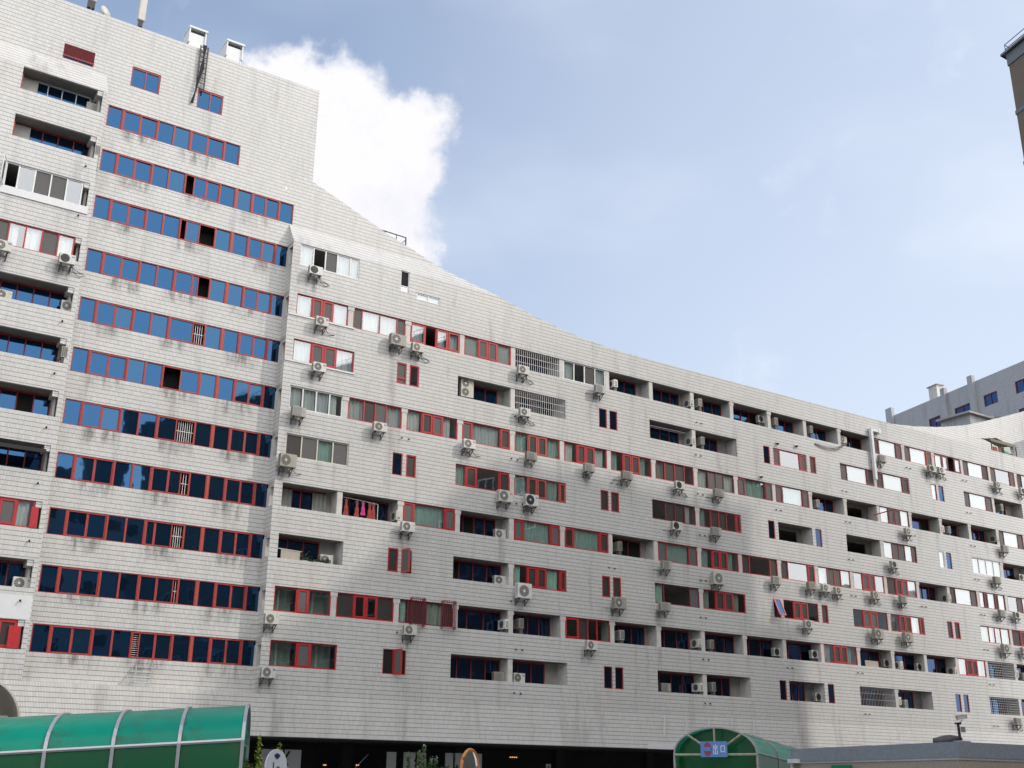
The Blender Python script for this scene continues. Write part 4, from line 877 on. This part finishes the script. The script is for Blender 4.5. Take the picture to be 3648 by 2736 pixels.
for n,(u,z,lb) in enumerate(((61.9,22.15,'upper small white dome camera above the blue slit window'),(61.9,21.45,'lower small white dome camera above the blue slit window'),(63.9,25.1,'small white dome camera above the green-reflecting window'),(66.0,25.25,'small white dome camera left of the red slit window'))):
    t=thing('dome_camera',lb,'security camera',(u,FY,z+1.6),0,'small dome cameras'); c=MB(); c.box(-.09,.09,-.10,0,-.05,.12,'white'); c.build('housing',t); c=MB(); c.tube([(0,-.13,-.02),(0,-.13,-.10),(0,-.13,-.16)],[.11,.10,.04],'fanblk',10); c.build('lens',t)
t=thing('cable_bundle','loose grey cable bundle sagging below the balcony air conditioner near the duct','cable',(68.2,FY-.03,25.9+1.6))
c=MB()
for q in range(4): c.tube([(0,0,-.20+.05*q),(1.2,-.05,-.42+.10*q),(2.6,-.06,-.22+.07*q),(3.8,-.08,.55+.03*q)],.016,'rust' if q%2 else 'hose',5)
c.build('cables',t)
t=thing('wall_ladder','black wall ladder wrapped in cables under the chimneys','ladder',(17.0,-.15,41.6))
c=MB(); 
for x in (-.23,.23): c.box(x-.035,x+.035,-.03,.03,-.6,2.55,'fanblk')
for j in range(9): c.box(-.23,.23,-.02,.02,-.45+j*.36,-.40+j*.36,'fanblk')
c.build('frame',t)
c=MB(); 
for q in range(4): c.tube([(.1-.06*q,-.05,2.6),(.05*q-.1,-.08,1.0),(-.25,-.07,-.7+.05*q),(-.42+.03*q,.05,-1.55)],.045,'dark',5)
c.build('cable_wrap',t)
t=thing('panel_antenna','pale mobile phone panel antenna on the roof edge','antenna',(13.2,.5,43.9)); c=MB(); c.box(-.22,.22,-.12,.12,.9,3.3,'plaster'); c.build('panel',t,bevel=.04); c=MB(); c.tube([(0,.16,-.5),(0,.16,3.0)],.05,'rust',6); c.box(-.12,.12,-.05,.2,.5,.89,'fanblk'); c.build('mast',t)
t=thing('roof_antenna','dark bracketed antenna above a small round dish at the top left','antenna',(10.3,.5,43.9)); c=MB(); c.box(-.25,.25,-.12,.12,1.05,2.8,'plaster'); c.build('panel',t,bevel=.04); c=MB(); c.tube([(0,.16,-.5),(0,.16,2.6)],.05,'rust',6); c.box(-.2,.2,-.1,.2,.55,1.04,'fanblk'); c.box(-.05,.05,-.1,.1,.2,.55,'fanblk'); c.build('mast',t)
t=thing('satellite_dish','small round grey dish behind the roof edge at the top left','satellite dish',(11.0,.4,44.25)); c=MB(); c.tube([(0,0,0),(.10,-.14,.05),(.13,-.18,.06)],[.12,.42,.45],'plaster',16); c.build('reflector',t,smooth=True); c=MB(); c.tube([(0,.1,-.5),(0,.05,0)],.04,'rust'); c.build('mount',t)
t=thing('roof_railing','dark steel guard rail where the roof slopes down','railing',(0,0,0)); c=MB()
z=lambda u: par(u)
a,b=29.6,31.6; zt=par(29.6)+.05
c.tube([(a,.2,zt),(b,.2,zt-.05)],.04,'rust',5); c.tube([(b,.2,zt-.05),(b,.2,par(b))],.05,'rust',5); c.tube([(b,.2,zt-.2),(b-.35,.2,par(b-.35))],.03,'rust',5)
for u in (30.1,30.9): c.tube([(u,.2,zt-.02),(u,.2,par(u))],.03,'rust',5)
c.build('rails',t)
t=thing('metal_ladder','thin rusty folding ladder hanging on tiles under the lowest blue windows','ladder',(17.6,-.08,ZB-.02)); c=MB()
for x0,x1 in ((-.42,-.42),(.40,.40)): c.tube([(x0*.95,0,1.28),(x1*1.05,-.12,-.1)],.022,'steel',5)
for j in range(5): c.tube([(-.42,-.02-.02*j,1.05-.26*j),(.42,-.02-.02*j,1.05-.26*j)],.018,'steel',5)
c.build('rungs',t); c=MB(); c.tube([(-.40,-.02,1.28),(-1.3,-.05,-.1)],.02,'steel',5); c.tube([(-.7,-.03,.82),(-.2,-.03,.78)],.018,'steel',5); c.tube([(-1.1,-.05,.25),(-.3,-.05,.22)],.018,'steel',5); c.build('rear_leg',t)
# balcony belongings
k8=ZH[8]
t=thing('clothes_rack','white steel clothes rack on the second open balcony','clothes rack',(29.6,FY+.35,k8)); c=MB(); c.tube([(-1.75,0,-.22),(.52,0,-.36)],.018,'white',5); c.tube([(.52,0,-.36),(.52,0,-1.5)],.022,'white',5); c.tube([(.30,0,-.34),(.30,.3,-1.5)],.014,'white',5); c.build('rail',t)
GR=[(-1.55,'rusty','brick red shirt hanging at the left end of the clothes rack'),(-.85,'rusty','brick red garment hanging left of the pink one'),(-.45,'pink','bright pink garment hanging on the clothes rack'),(-.02,'rusty','brick red garment hanging right of the pink one'),(.22,'rusty','brick red garment hanging last beside the rack post')]
for x,k,lb in GR:
    t=thing('hanging_garment',lb,'clothing',(29.6+x,FY+.35,k8-.28-.06*(x+1.75)/2.2),0,'clothes on the rack'); c=MB(); wd=.13; hh=.92 if k=='rusty' else .75
    c.v+=[]; n=8
    for j in range(n+1):
        f=j/n; zz=-.08-hh*f; ww=wd*(.45+.8*f)+.02*math.sin(j*2); i0=len(c.v); c.v+=[(-ww,-.03,zz),(0,-.07+.02*math.sin(j),zz),(ww,-.02,zz),(0,.05,zz)]
        if j:
            for q in range(4): c.f.append((i0-4+q,i0-4+(q+1)%4,i0+(q+1)%4,i0+q)); c.m.append(c.mi(k))
    c.build('cloth',t); c=MB(); c.tube([(0,0,.06),(0,0,-.02),(-.12,0,-.10)],.008,'white',4); c.tube([(0,0,-.02),(.12,0,-.10)],.008,'white',4); c.build('hanger',t)
def leaves(mb,n,fn,k,sz):
    for _ in range(n):
        p=Vector(fn()); a=Vector((random.gauss(0,1),random.gauss(0,1),random.gauss(0,.7))).normalized(); b=a.cross(Vector((random.gauss(0,1),random.gauss(0,1),random.gauss(0,1)))).normalized(); s=sz*random.uniform(.6,1.3)
        mb.face([p-a*s,p+b*s*.42,p+a*s,p-b*s*.42],k)
z9=ZH[9]-OH
for u,w_,h,lb in ((25.65,.26,.5,'leafy green plant in a wide pale pot on the balcony edge'),(26.55,.27,.25,'low green plant in a white planter box on the balcony edge'),(27.02,.14,.34,'small green plant in a narrow pot beside the air conditioner')):
    t=thing('potted_plant',lb,'potted plant',(u,FY+.30,z9-.16),0,'plants on the balcony'); c=MB()
    if w_==.27: c.box(-.28,.28,-.12,.12,-.1,.22,'white')
    else: c.tube([(0,0,-.1),(0,0,.12),(0,0,.20)],[w_*.7,w_*.95,w_],'terracotta',14)
    c.build('pot',t); c=MB(); leaves(c,150,lambda: (random.gauss(0,w_*.75),random.gauss(0,.12),.2+abs(random.gauss(0,h*.45))),'leafd',.07); c.build('foliage',t)
t=thing('hanging_towel','beige towel drying over a rail at the end of the plant balcony','towel',(24.75,FY+.2,z9+.1)); c=MB()
for j in range(12): x0=-.55+1.15*j/12; x1=-.55+1.15*(j+1)/12; c.face([(x0,-.03+.012*math.sin(j*1.7),-.1),(x1,-.03+.012*math.sin(j*1.7+1.7),-.1),(x1,-.02,.42-.02*j/6),(x0,-.02,.42-.02*(j-1)/6)],'towel')
c.build('cloth',t); c=MB(); c.tube([(-.85,0,.47),(.7,0,.42)],.02,'white',5); c.tube([(-.85,0,.47),(-.85,0,-.4)],.02,'white',5); c.build('rail',t)
t=thing('drying_pole','long white drying pole under the ceiling of an upper balcony','clothes pole',(37.4+15.9,FY+.3,ZH[5]-.32)); c=MB(); c.tube([(-1.9,0,.0),(1.5,0,.02)],.022,'white',5); c.tube([(-1.9,.12,-.07),(1.5,.12,-.05)],.015,'white',5); c.build('pole',t)
t=thing('board','pale plywood board leaning on the second-row balcony edge','board',(72.9,FY+.2,ZH[10]-OH+.1)); c=MB(); c.obox((0,0,.08),(.75,0,0),(0,.015,0),(0,.03,.30),'towel'); c.obox((-.4,.06,.04),(.3,0,0),(0,.012,0),(0,.02,.32),'terracotta'); c.build('sheet',t)
t=thing('rooftop_shed','tarpaulin-covered makeshift shelter on the roof terrace','shed',(99.4,3.4,31.15)); c=MB(); 
for j in range(5): x0=-2.0+.85*j; c.face([(x0,-.9,2.55+.25*math.sin(j*1.3)),(x0+.85,-.9,2.55+.25*math.sin(j*1.3+1.3)),(x0+.85,.9,3.0+.2*math.sin(j+1)),(x0,.9,3.0+.2*math.sin(j))],'tarp')
c.obox((-.1,-.92,2.45),(2.1,0,0),(0,.03,.02),(0,.05,.16),'tarp'); c.build('cover',t)
for x in (-1.9,0,2.1): c=MB(); c.tube([(x,-.8,-1.25),(x,-.8,2.6)],.06,'junk',6); c.build('post',t)
for n,(x,k,h,lb) in enumerate(((-1.2,'rusty',2.2,'faded red board propped under the rooftop shelter'),(-.3,'junk',2.3,'old timber stack under the rooftop shelter'),(.6,'signgreen',2.0,'green board propped under the rooftop shelter'),(1.3,'junk',1.9,'dark timber pieces at the end of the rooftop shelter'))):
    t=thing('stored_board',lb,'board',(99.4+x,2.7,30.9),0,'clutter under the rooftop shelter'); c=MB(); c.obox((0,0,h/2),(.32,0,0),(0,.04,.02),(.06,.05,h/2),k); c.obox((.2,.1,h/2-.15),(.12,0,0),(0,.03,0),(-.05,.03,h/2-.2),'plaster'); c.build('planks',t)
# ================================================================ foreground
def canopy(root,spr,ax,latv,half,rise,ribs,zslope,base,side_k='green_side',top_k='green_top',ribk='steel',rw=.05,seg=14,foot=0.0):
    spr=Vector(spr); ax=Vector(ax); latv=Vector(latv)
    def P(s,a): return spr+ax*s+latv*(half-half*math.cos(a))+Vector((0,0,rise*math.sin(a)+zslope*s))
    for s0,s1 in zip(ribs,ribs[1:]):
        c=MB()
        for j in range(seg): a0,a1=math.pi*j/seg,math.pi*(j+1)/seg; c.face([P(s0,a0),P(s1,a0),P(s1,a1),P(s0,a1)],top_k)
        c.build('roof_panel',root,smooth=True,fix=True)
        for a in (0,math.pi):
            p0,p1=P(s0,a),P(s1,a); c=MB(); c.face([(p0.x,p0.y,foot),(p1.x,p1.y,foot),(p1.x,p1.y,p1.z-.02),(p0.x,p0.y,p0.z-.02)],side_k); c.build('side_panel',root)
    for s in ribs:
        c=MB(); out=[]
        for j in range(seg+1):
            a=math.pi*j/seg; q=P(s,a); nn=(Vector((0,0,1))*math.sin(a)+latv*(-math.cos(a))).normalized(); out.append((q+nn*.035,q-nn*.03))
        for (a,b),(d,e) in zip(out,out[1:]):
            for w0 in (-rw,rw): c.face([a+ax*w0,b+ax*w0,e+ax*w0,d+ax*w0],ribk)
            c.face([a-ax*rw,d-ax*rw,d+ax*rw,a+ax*rw],ribk); c.face([b-ax*rw,e-ax*rw,e+ax*rw,b+ax*rw],ribk)
        for a in (0,math.pi): q=P(s,a); c.obox((q.x,q.y,(q.z+foot)/2),ax*rw,latv*.04,(0,0,(q.z-foot)/2),ribk)
        c.build('rib',root)
    for a in (0,math.pi):
        c=MB(); c.tube([P(ribs[0],a),P(ribs[-1],a)],.035,ribk,6); c.build('eaves_rail',root)
    return P
ax=Vector((-.92,.39,0)).normalized(); lt=Vector((.39,.92,0)).normalized()
t=thing('ramp_canopy','long green arched polycarbonate canopy with silver ribs at the lower left','canopy',(7.93,-39.48,0))
canopy(t,(7.93,-39.48,2.33),ax,lt,1.75,.70,[.0,1.10,2.22,3.34,4.46,5.58,6.7],-.070,0,rw=.030)
ax2=Vector((.89,.45,0)).normalized(); lt2=Vector((-.45,.89,0)).normalized()
t=thing('exit_canopy','green arched exit canopy with blue sign in front of the facade','canopy',(35.2,-25.25,0))
P2=canopy(t,(35.2,-25.25,2.92),ax2,lt2,1.78,1.02,[0,2.9,5.8,8.7],-.05,0,ribk='concrete',rw=.045)
c=MB(); 
for j in range(14): a0,a1=math.pi*j/14,math.pi*(j+1)/14; p,q=P2(.5,a0),P2(.5,a1); c.face([p,q,(q.x,q.y,0),(p.x,p.y,0)],'green_side')
c.build('end_panel',t)
cc=(P2(0,0)+P2(0,math.pi))/2
for an in (48,90,132):
    a=R_(an); c=MB(); q=P2(-.02,a); b=cc+(q-cc)*.40; c.tube([q,b],.045,'tanrib',6); c.build('spoke',t)
c=MB(); c.tube([P2(-.03,0)+Vector((0,0,-.05)),P2(-.03,math.pi)+Vector((0,0,-.05))],.055,'tanrib',6); c.build('tie_beam',t)
s=thing('exit_sign','blue exit sign with a red no-entry disc on the green canopy','sign',tuple(cc+Vector((0,0,.16))-ax2*.12),math.atan2(-lt2.y,-lt2.x)+0.0); s.scale=(.92,1,.96)
b=MB(); b.box(-.62,.62,-.02,.02,-.32,.32,'signblue'); b.build('board',s)
b=MB(); n=24; b.v+=[]; b.disc((-.30,0),.20,-.024,'noentry',28); o=b.build('no_entry_disc',s); o.scale=(.95,1,1.45)
b=MB(); b.box(-.46,-.14,-.030,-.026,-.07,.09,'signblue'); b.build('bar',s)
b=MB(); e=.012
def stroke(b,x0,z0,x1,z1,w_=.018,y=-.026): 
    d=Vector((x1-x0,0,z1-z0)); l=d.length; d.normalize(); b.obox(((x0+x1)/2,y,(z0+z1)/2),d*(l/2+w_/2),(0,.003,0),Vector((-d.z,0,d.x))*w_,'signwhite')
X=.08
for q in ((X,.19,X,-.19),(X-.075,.14,X-.075,.02),(X+.075,.14,X+.075,.02),(X-.075,.02,X+.075,.02),(X-.085,-.04,X-.085,-.19),(X+.085,-.04,X+.085,-.19),(X-.085,-.19,X+.085,-.19)): stroke(b,*q)
X=.42
for q in ((X-.085,.13,X-.085,-.13),(X+.085,.13,X+.085,-.13),(X-.085,.13,X+.085,.13),(X-.085,-.10,X+.085,-.10)): stroke(b,*q)
b.build('lettering',s)
# low roadside building at the lower right
t=thing('gatehouse','low pebbledashed building with a blue-grey parapet band at the lower right','gatehouse',(34.07,-35.44,0))
A=Vector((34.07,-35.44,0)); Bp=Vector((36.45,-26.0,0)); Cp=Vector((46.0,-34.75,0)); Dp=Bp+(Cp-A)
c=MB(); pr(c,[A,Bp,Dp,Cp],0,2.56,'pebble'); c.build('wall',t)
cen=(A+Dp)/2
def grow(p,g_): d=(p-cen); return p+d.normalized()*g_
c=MB(); pr(c,[grow(p,.10) for p in (A,Bp,Dp,Cp)],2.60,3.09,'bluegrey'); c.build('parapet',t)
c=MB(); pr(c,[grow(p,.05) for p in (A,Bp,Dp,Cp)],2.53,2.60,'plaster'); c.build('string_course',t)
c=MB(); c.obox(A+(Cp-A)*.16+Vector((0,-.06,2.12)),(Cp-A).normalized()*.95,(0,.06,0),(0,0,.06),'dark'); c.build('awning_bar',t)
c=MB(); q=(Bp-A).normalized(); c.obox(A+q*6.6+Vector((-.18,0,2.26)),q*1.1,(.14,0,0),(0,0,.05),'dark'); c.build('awning_bar',t)
for n,(f,h) in enumerate(((.965,.32),)):
    c=MB(); c.obox(A+(Bp-A)*f+Vector((-.22,0,2.62)),(Bp-A).normalized()*.25,(.2,0,0),(0,0,.08),'white'); c.build('pipe_bracket',t)
    c=MB(); c.tube([A+(Bp-A)*f+Vector((-.25,.1,2.55)),A+(Bp-A)*f+Vector((-.25,.1,0))],.07,'plaster',8); c.build('drain_pipe',t)
s=thing('shop_sign','small green sign with white ring on the gatehouse wall','sign',tuple(A+(Bp-A)*.66+Vector((-.08,0,2.20))),math.atan2((A-Bp).y,(A-Bp).x))
b=MB(); b.box(-.62,.62,-.03,.03,-.32,.24,'signgreen'); b.build('board',s,bevel=.02); b=MB(); b.disc((-.38,-.02),.15,-.034,'signwhite',24,.105); b.disc((-.38,-.02),.05,-.034,'signwhite',16); b.build('ring_emblem',s)
b=MB()
for j in range(4):
    x=-.12+.19*j
    for q in ((x-.06,.05,x+.06,.05),(x-.06,-.02,x+.06,-.02),(x,.09,x,-.12),(x-.06,-.10,x+.06,-.10)): stroke(b,*q,w_=.010,y=-.036)
b.build('lettering',s)
s=thing('surveillance_camera','grey box camera on a black post at the gatehouse corner','security camera',(34.60,-35.20,3.09))
b=MB(); b.tube([(0,0,0),(-.02,0,.6)],.045,'fanblk',8); b.box(-.12,.08,-.06,.06,.57,.63,'fanblk'); b.build('post',s)
b=MB(); b.box(-.18,.36,-.14,.14,0,.05,'concrete'); b.build('plinth',s)
h=thing('x','','',(0,0,0)); bpy.data.objects.remove(h)
b=MB(); b.obox((.12,-.05,.80),(.13,-.085,.02),(.035,.06,0),(0,.012,.062),'acgrey'); b.obox((.12,-.05,.872),(.165,-.105,.025),(.04,.07,0),(0,.0,.010),'white'); b.build('camera_housing',s,bevel=.006)
b=MB(); b.obox((.258,-.140,.82),(.010,-.006,0),(.03,.05,0),(0,.01,.052),'fanblk'); b.build('lens',s)
b=MB(); b.tube([(.03,0,.63),(.14,-.03,.67),(.16,-.04,.73)],.02,'acgrey',6); b.build('arm',s); b=MB(); b.box(.06,.22,-.09,-.02,.32,.50,'bluegrey'); b.build('control_box',s)
s=thing('sack','dark rumpled rubber sack lying on the gatehouse roof','sack',(34.75,-34.6,3.09)); b=MB(); n0=[]
for j in range(9):
    f=j/8; r=.13*math.sin(math.pi*min(1,max(.12,f*.92+.08)))+.035; n0.append(((-.45+.9*f),r))
b.tube([(x*.62,-x*.86,.10+.03*math.sin(x*5)) for x,_ in n0],[r for _,r in n0],'rust',10); b.build('body',s,smooth=True)
# round signs on posts and planting
def facing(az): return R_(180-az)        # z-rotation that turns a -y facing disc towards compass azimuth az
s=thing('height_sign','round white 1.8m height limit sign on a post','road sign',(8.51,-39.71,1.88),facing(152))
b=MB(); b.tube([(0,0,0),(0,.02,0)],.30,'signwhite',32); n=len(b.v); b.build('disc',s)
b=MB(); b.tube([(0,.05,.2),(0,.05,-1.9)],.03,'steel',8); b.build('post',s)
def txt(body,size,x,z,parent,k,y=-.006,sx=1):
    cu=bpy.data.curves.new('text','FONT'); cu.body=body; cu.size=size; cu.extrude=.001; tmp=bpy.data.objects.new('text',cu); COL.objects.link(tmp)
    bpy.context.view_layer.update(); me=bpy.data.meshes.new_from_object(tmp.evaluated_get(bpy.context.evaluated_depsgraph_get())); bpy.data.objects.remove(tmp)
    me.materials.clear(); me.materials.append(M[k])
    o=link('lettering',me,parent); o.rotation_euler=(math.pi/2,0,0); o.location=(x,y,z); o.scale=(sx,1,1); return o
b=MB(); b.disc((0,0),.298,-.003,'signwhite',40); b.build('face',s)
txt('1',.36,-.17,-.17,s,'ink',sx=.9); txt('.',.30,-.06,-.20,s,'ink'); txt('8',.26,-.02,-.17,s,'ink'); txt('m',.21,.12,-.165,s,'ink',sx=.8)
b=MB(); b.v+=[(0,-.007,.12)]+[(.11*math.cos(R_(a)),-.007,.12+.11*math.sin(R_(a))) for a in range(35,150,10)]; n=len(b.v)
for j in range(1,n-1): b.f.append((0,j,j+1)); b.m.append(b.mi('ink'))
b.build('wedge_mark',s)
s=thing('traffic_mirror','round convex traffic mirror with orange rim on a post','traffic mirror',(12.66,-39.61,1.92),facing(150))
b=MB(); R=.33; rings=[]; mi_=b.mi('mirror')
for q in range(7):
    r=R*q/6; yy=-.015-.07*(1-(q/6)**2); rings.append(len(b.v)); b.v+=[(r*math.cos(2*math.pi*j/32),yy,r*math.sin(2*math.pi*j/32)) for j in range(32)]
for a,c_ in zip(rings,rings[1:]):
    for j in range(32): b.f.append((a+j,a+(j+1)%32,c_+(j+1)%32,c_+j)); b.m.append(mi_)
b.build('mirror_face',s,smooth=True)
b=MB(); pts=[(.35*math.cos(2*math.pi*j/32),0,.35*math.sin(2*math.pi*j/32)) for j in range(33)]; b.tube(pts,.03,'orange',8); b.tube([(0,.02,0),(0,.05,0)],.34,'orange',28); b.build('rim',s,smooth=False)
b=MB(); b.tube([(0,.09,.1),(0,.09,-1.95)],.035,'orange',8); b.build('post',s)
random.seed(33)
def shrub(loc,lb,stems,k,leafn,sz,flower=None):
    t=thing('shrub',lb,'shrub',loc)
    st=MB(); fo=MB(); fl=MB()
    for (dx,dy,h,bend) in stems:
        pts=[(dx*.3,dy*.3,0),(dx*.7,dy*.7,h*.5),(dx+bend,dy,h)]; st.tube(pts,[.012,.009,.004],'stem',5)
        def fn():
            f=random.uniform(.25,1)**.8; a=.10*(1.15-f); x=dx*(.3+.7*f)+bend*f*f; y=dy*(.3+.7*f)
            return (x+random.gauss(0,a),y+random.gauss(0,a),h*f+random.gauss(0,.02))
        leaves(fo,leafn,fn,k,sz); leaves(fo,leafn//3,fn,'leafd',sz)
        if flower: leaves(fl,16,lambda: (dx+bend+random.gauss(0,.018),dy+random.gauss(0,.018),h+random.gauss(0,.03)),flower,.022)
    st.build('stems',t); fo.build('foliage',t)
    if flower: fl.build('flowers',t)
shrub((9.40,-36.85,0),'yellow-green upright shrub behind the height sign',[(-.10,0,2.50,-.0),(-.28,.02,2.05,-.05),(-.2,.1,1.95,0),(.12,.05,2.1,.02),(.28,0,2.36,.08),(0,.1,2.0,0),(.2,.1,2.0,.05),(-.12,-.05,2.15,.0)],'leafy',330,.042)
shrub((12.85,-37.40,0),'dark green flowering shrub left of the traffic mirror',[(-.35,0,2.18,-.05),(.0,0,2.38,.0),(-.1,.05,2.25,.0),(.16,0,2.1,.03),(.3,.02,2.15,.03),(.5,0,2.0,.12)],'leaf',240,.04,'plaster')
shrub((13.35,-37.7,0),'bushy bright green shrub low beside the flowering one',[(-.1,0,1.92,0),(.1,0,1.96,.05),(.0,.1,1.95,-.1)],'leafd',380,.045)
shrub((33.0,-22.6,0),'pale seed-headed weed left of the exit canopy',[(-.1,0,2.25,0),(.12,0,2.45,.05),(-.45,.1,2.2,-.05)],'leafy',30,.03,'tanrib')
# corrugated tunnel roof at the far left
t=thing('tunnel_roof','beige corrugated barrel roof end at the lower left edge','canopy',(4.2,-26.4,0))
c=MB(); n=26; i_=c.mi('corr'); av=Vector((.16,.99,0)).normalized(); lv=Vector((.99,-.16,0)).normalized(); L_=13
for s in range(0,61):
    base=Vector((5.55,-26.5,0))+av*(s*L_/60)
    for j in range(n+1):
        a=math.pi*j/n; r=1.12+.03*(1 if s%2 else -1); q=base+lv*(r*math.cos(a))+Vector((0,0,3.05+r*math.sin(a))); c.v.append(tuple(q))
for s in range(60):
    for j in range(n): a=s*(n+1)+j; c.f.append((a,a+1,a+n+2,a+n+1)); c.m.append(i_)
c.build('roof_sheet',t); c=MB(); c.obox((6.6,-26.7,1.52),lv*.06,av*.1,(0,0,1.52),'steel'); c.obox((4.5,-26.3,1.52),lv*.06,av*.1,(0,0,1.52),'steel'); c.build('post',t)
# boarded panels, doors and lamps deep under the building
for n,(u,w_,h,lb) in enumerate(((25.3,2.35,3.38,'pale hoarding with dark leaf drawing under the building, leftmost'),(33.08,.60,3.40,'pale hoarding panel behind the flowering shrub, narrow'),(34.2,1.5,3.40,'wide pale hoarding panel behind the flowering shrub'),(37.06,.53,3.42,'pale boarded door left of the traffic mirror'),(37.75,1.9,3.43,'wide pale boarded door behind the traffic mirror'))):
    t=thing('hoarding',lb,'hoarding',(u,2.5,0),0,'pale panels under the building'); c=MB(); c.box(0,w_,0,.08,0,h,'hoard'); c.build('board',t)
    if n in(0,2,4):
        c=MB()
        for j in range(7): a=random.uniform(-1.2,1.2); x=w_*.6+random.uniform(-.2,.2); z=h-.3-j*.35; c.obox((x,-.006,z),(.26*math.cos(a),0,.26*math.sin(a)),(0,.004,0),(-.06*math.sin(a),0,.06*math.cos(a)),'under')
        c.box(w_*.55-.05,w_*.55+.05,-.01,-.003,0,h,'under'); c.build('painted_branch',t)
for u,z,lb in ((29.75,2.62,'warm lamp under the building left of the diagonal bar'),(31.85,2.65,'warm lamp under the building right of the diagonal bar'),(44.07,3.36,'row of warm lamps under the building ceiling')):
    t=thing('lamp',lb,'lamp',(u,4.0 if z<3 else 6,z),0,'lamps under the building'); c=MB()
    for d in ((0,.11) if z<3 else (0,.16,.32,.48)): c.box(d,d+.045,-.05,.05,-.02,.03,'lamp')
    c.build('bulb',t); c=MB(); c.box(-.05,.22 if z<3 else .6,.051,.10,-.08,.1,'under'); c.build('backplate',t)
t=thing('diagonal_bar','pale diagonal bar in the dark opening under the building','barrier',(31.4,4,0)); c=MB(); c.tube([(-1.6,0,.6),(1.2,0,3.28)],.025,'plaster',6); c.build('bar',t); c=MB(); c.box(-1.75,-1.5,-.15,.15,0,.8,'under'); c.build('base',t)
t=thing('warning_sign','small grey warning sign with black triangle under the building','sign',(45.76,4,2.7)); c=MB(); c.box(-.19,.19,0,.04,-.3,.25,'hoard'); c.build('board',t); c=MB(); c.face([(-.15,-.006,-.12),(.15,-.006,-.12),(0,-.006,.16)],'ink'); c.face([(-.09,-.009,-.085),(.09,-.009,-.085),(0,-.009,.09)],'hoard'); c.face([(-.015,-.012,-.06),(.015,-.012,-.06),(.02,-.012,.03),(-.02,-.012,.03)],'ink'); c.build('triangle',t)

# the parts of these were laid out in world coordinates
for o in list(COL.objects):
    if o.parent is None and o.type=='EMPTY' and o.name in ('tiled_wing','tower_block','ramp_canopy','exit_canopy','gatehouse','tunnel_roof','apartment_building','opposite_block'):
        for c in o.children: c.matrix_parent_inverse=Matrix.Translation(-Vector(o.location))
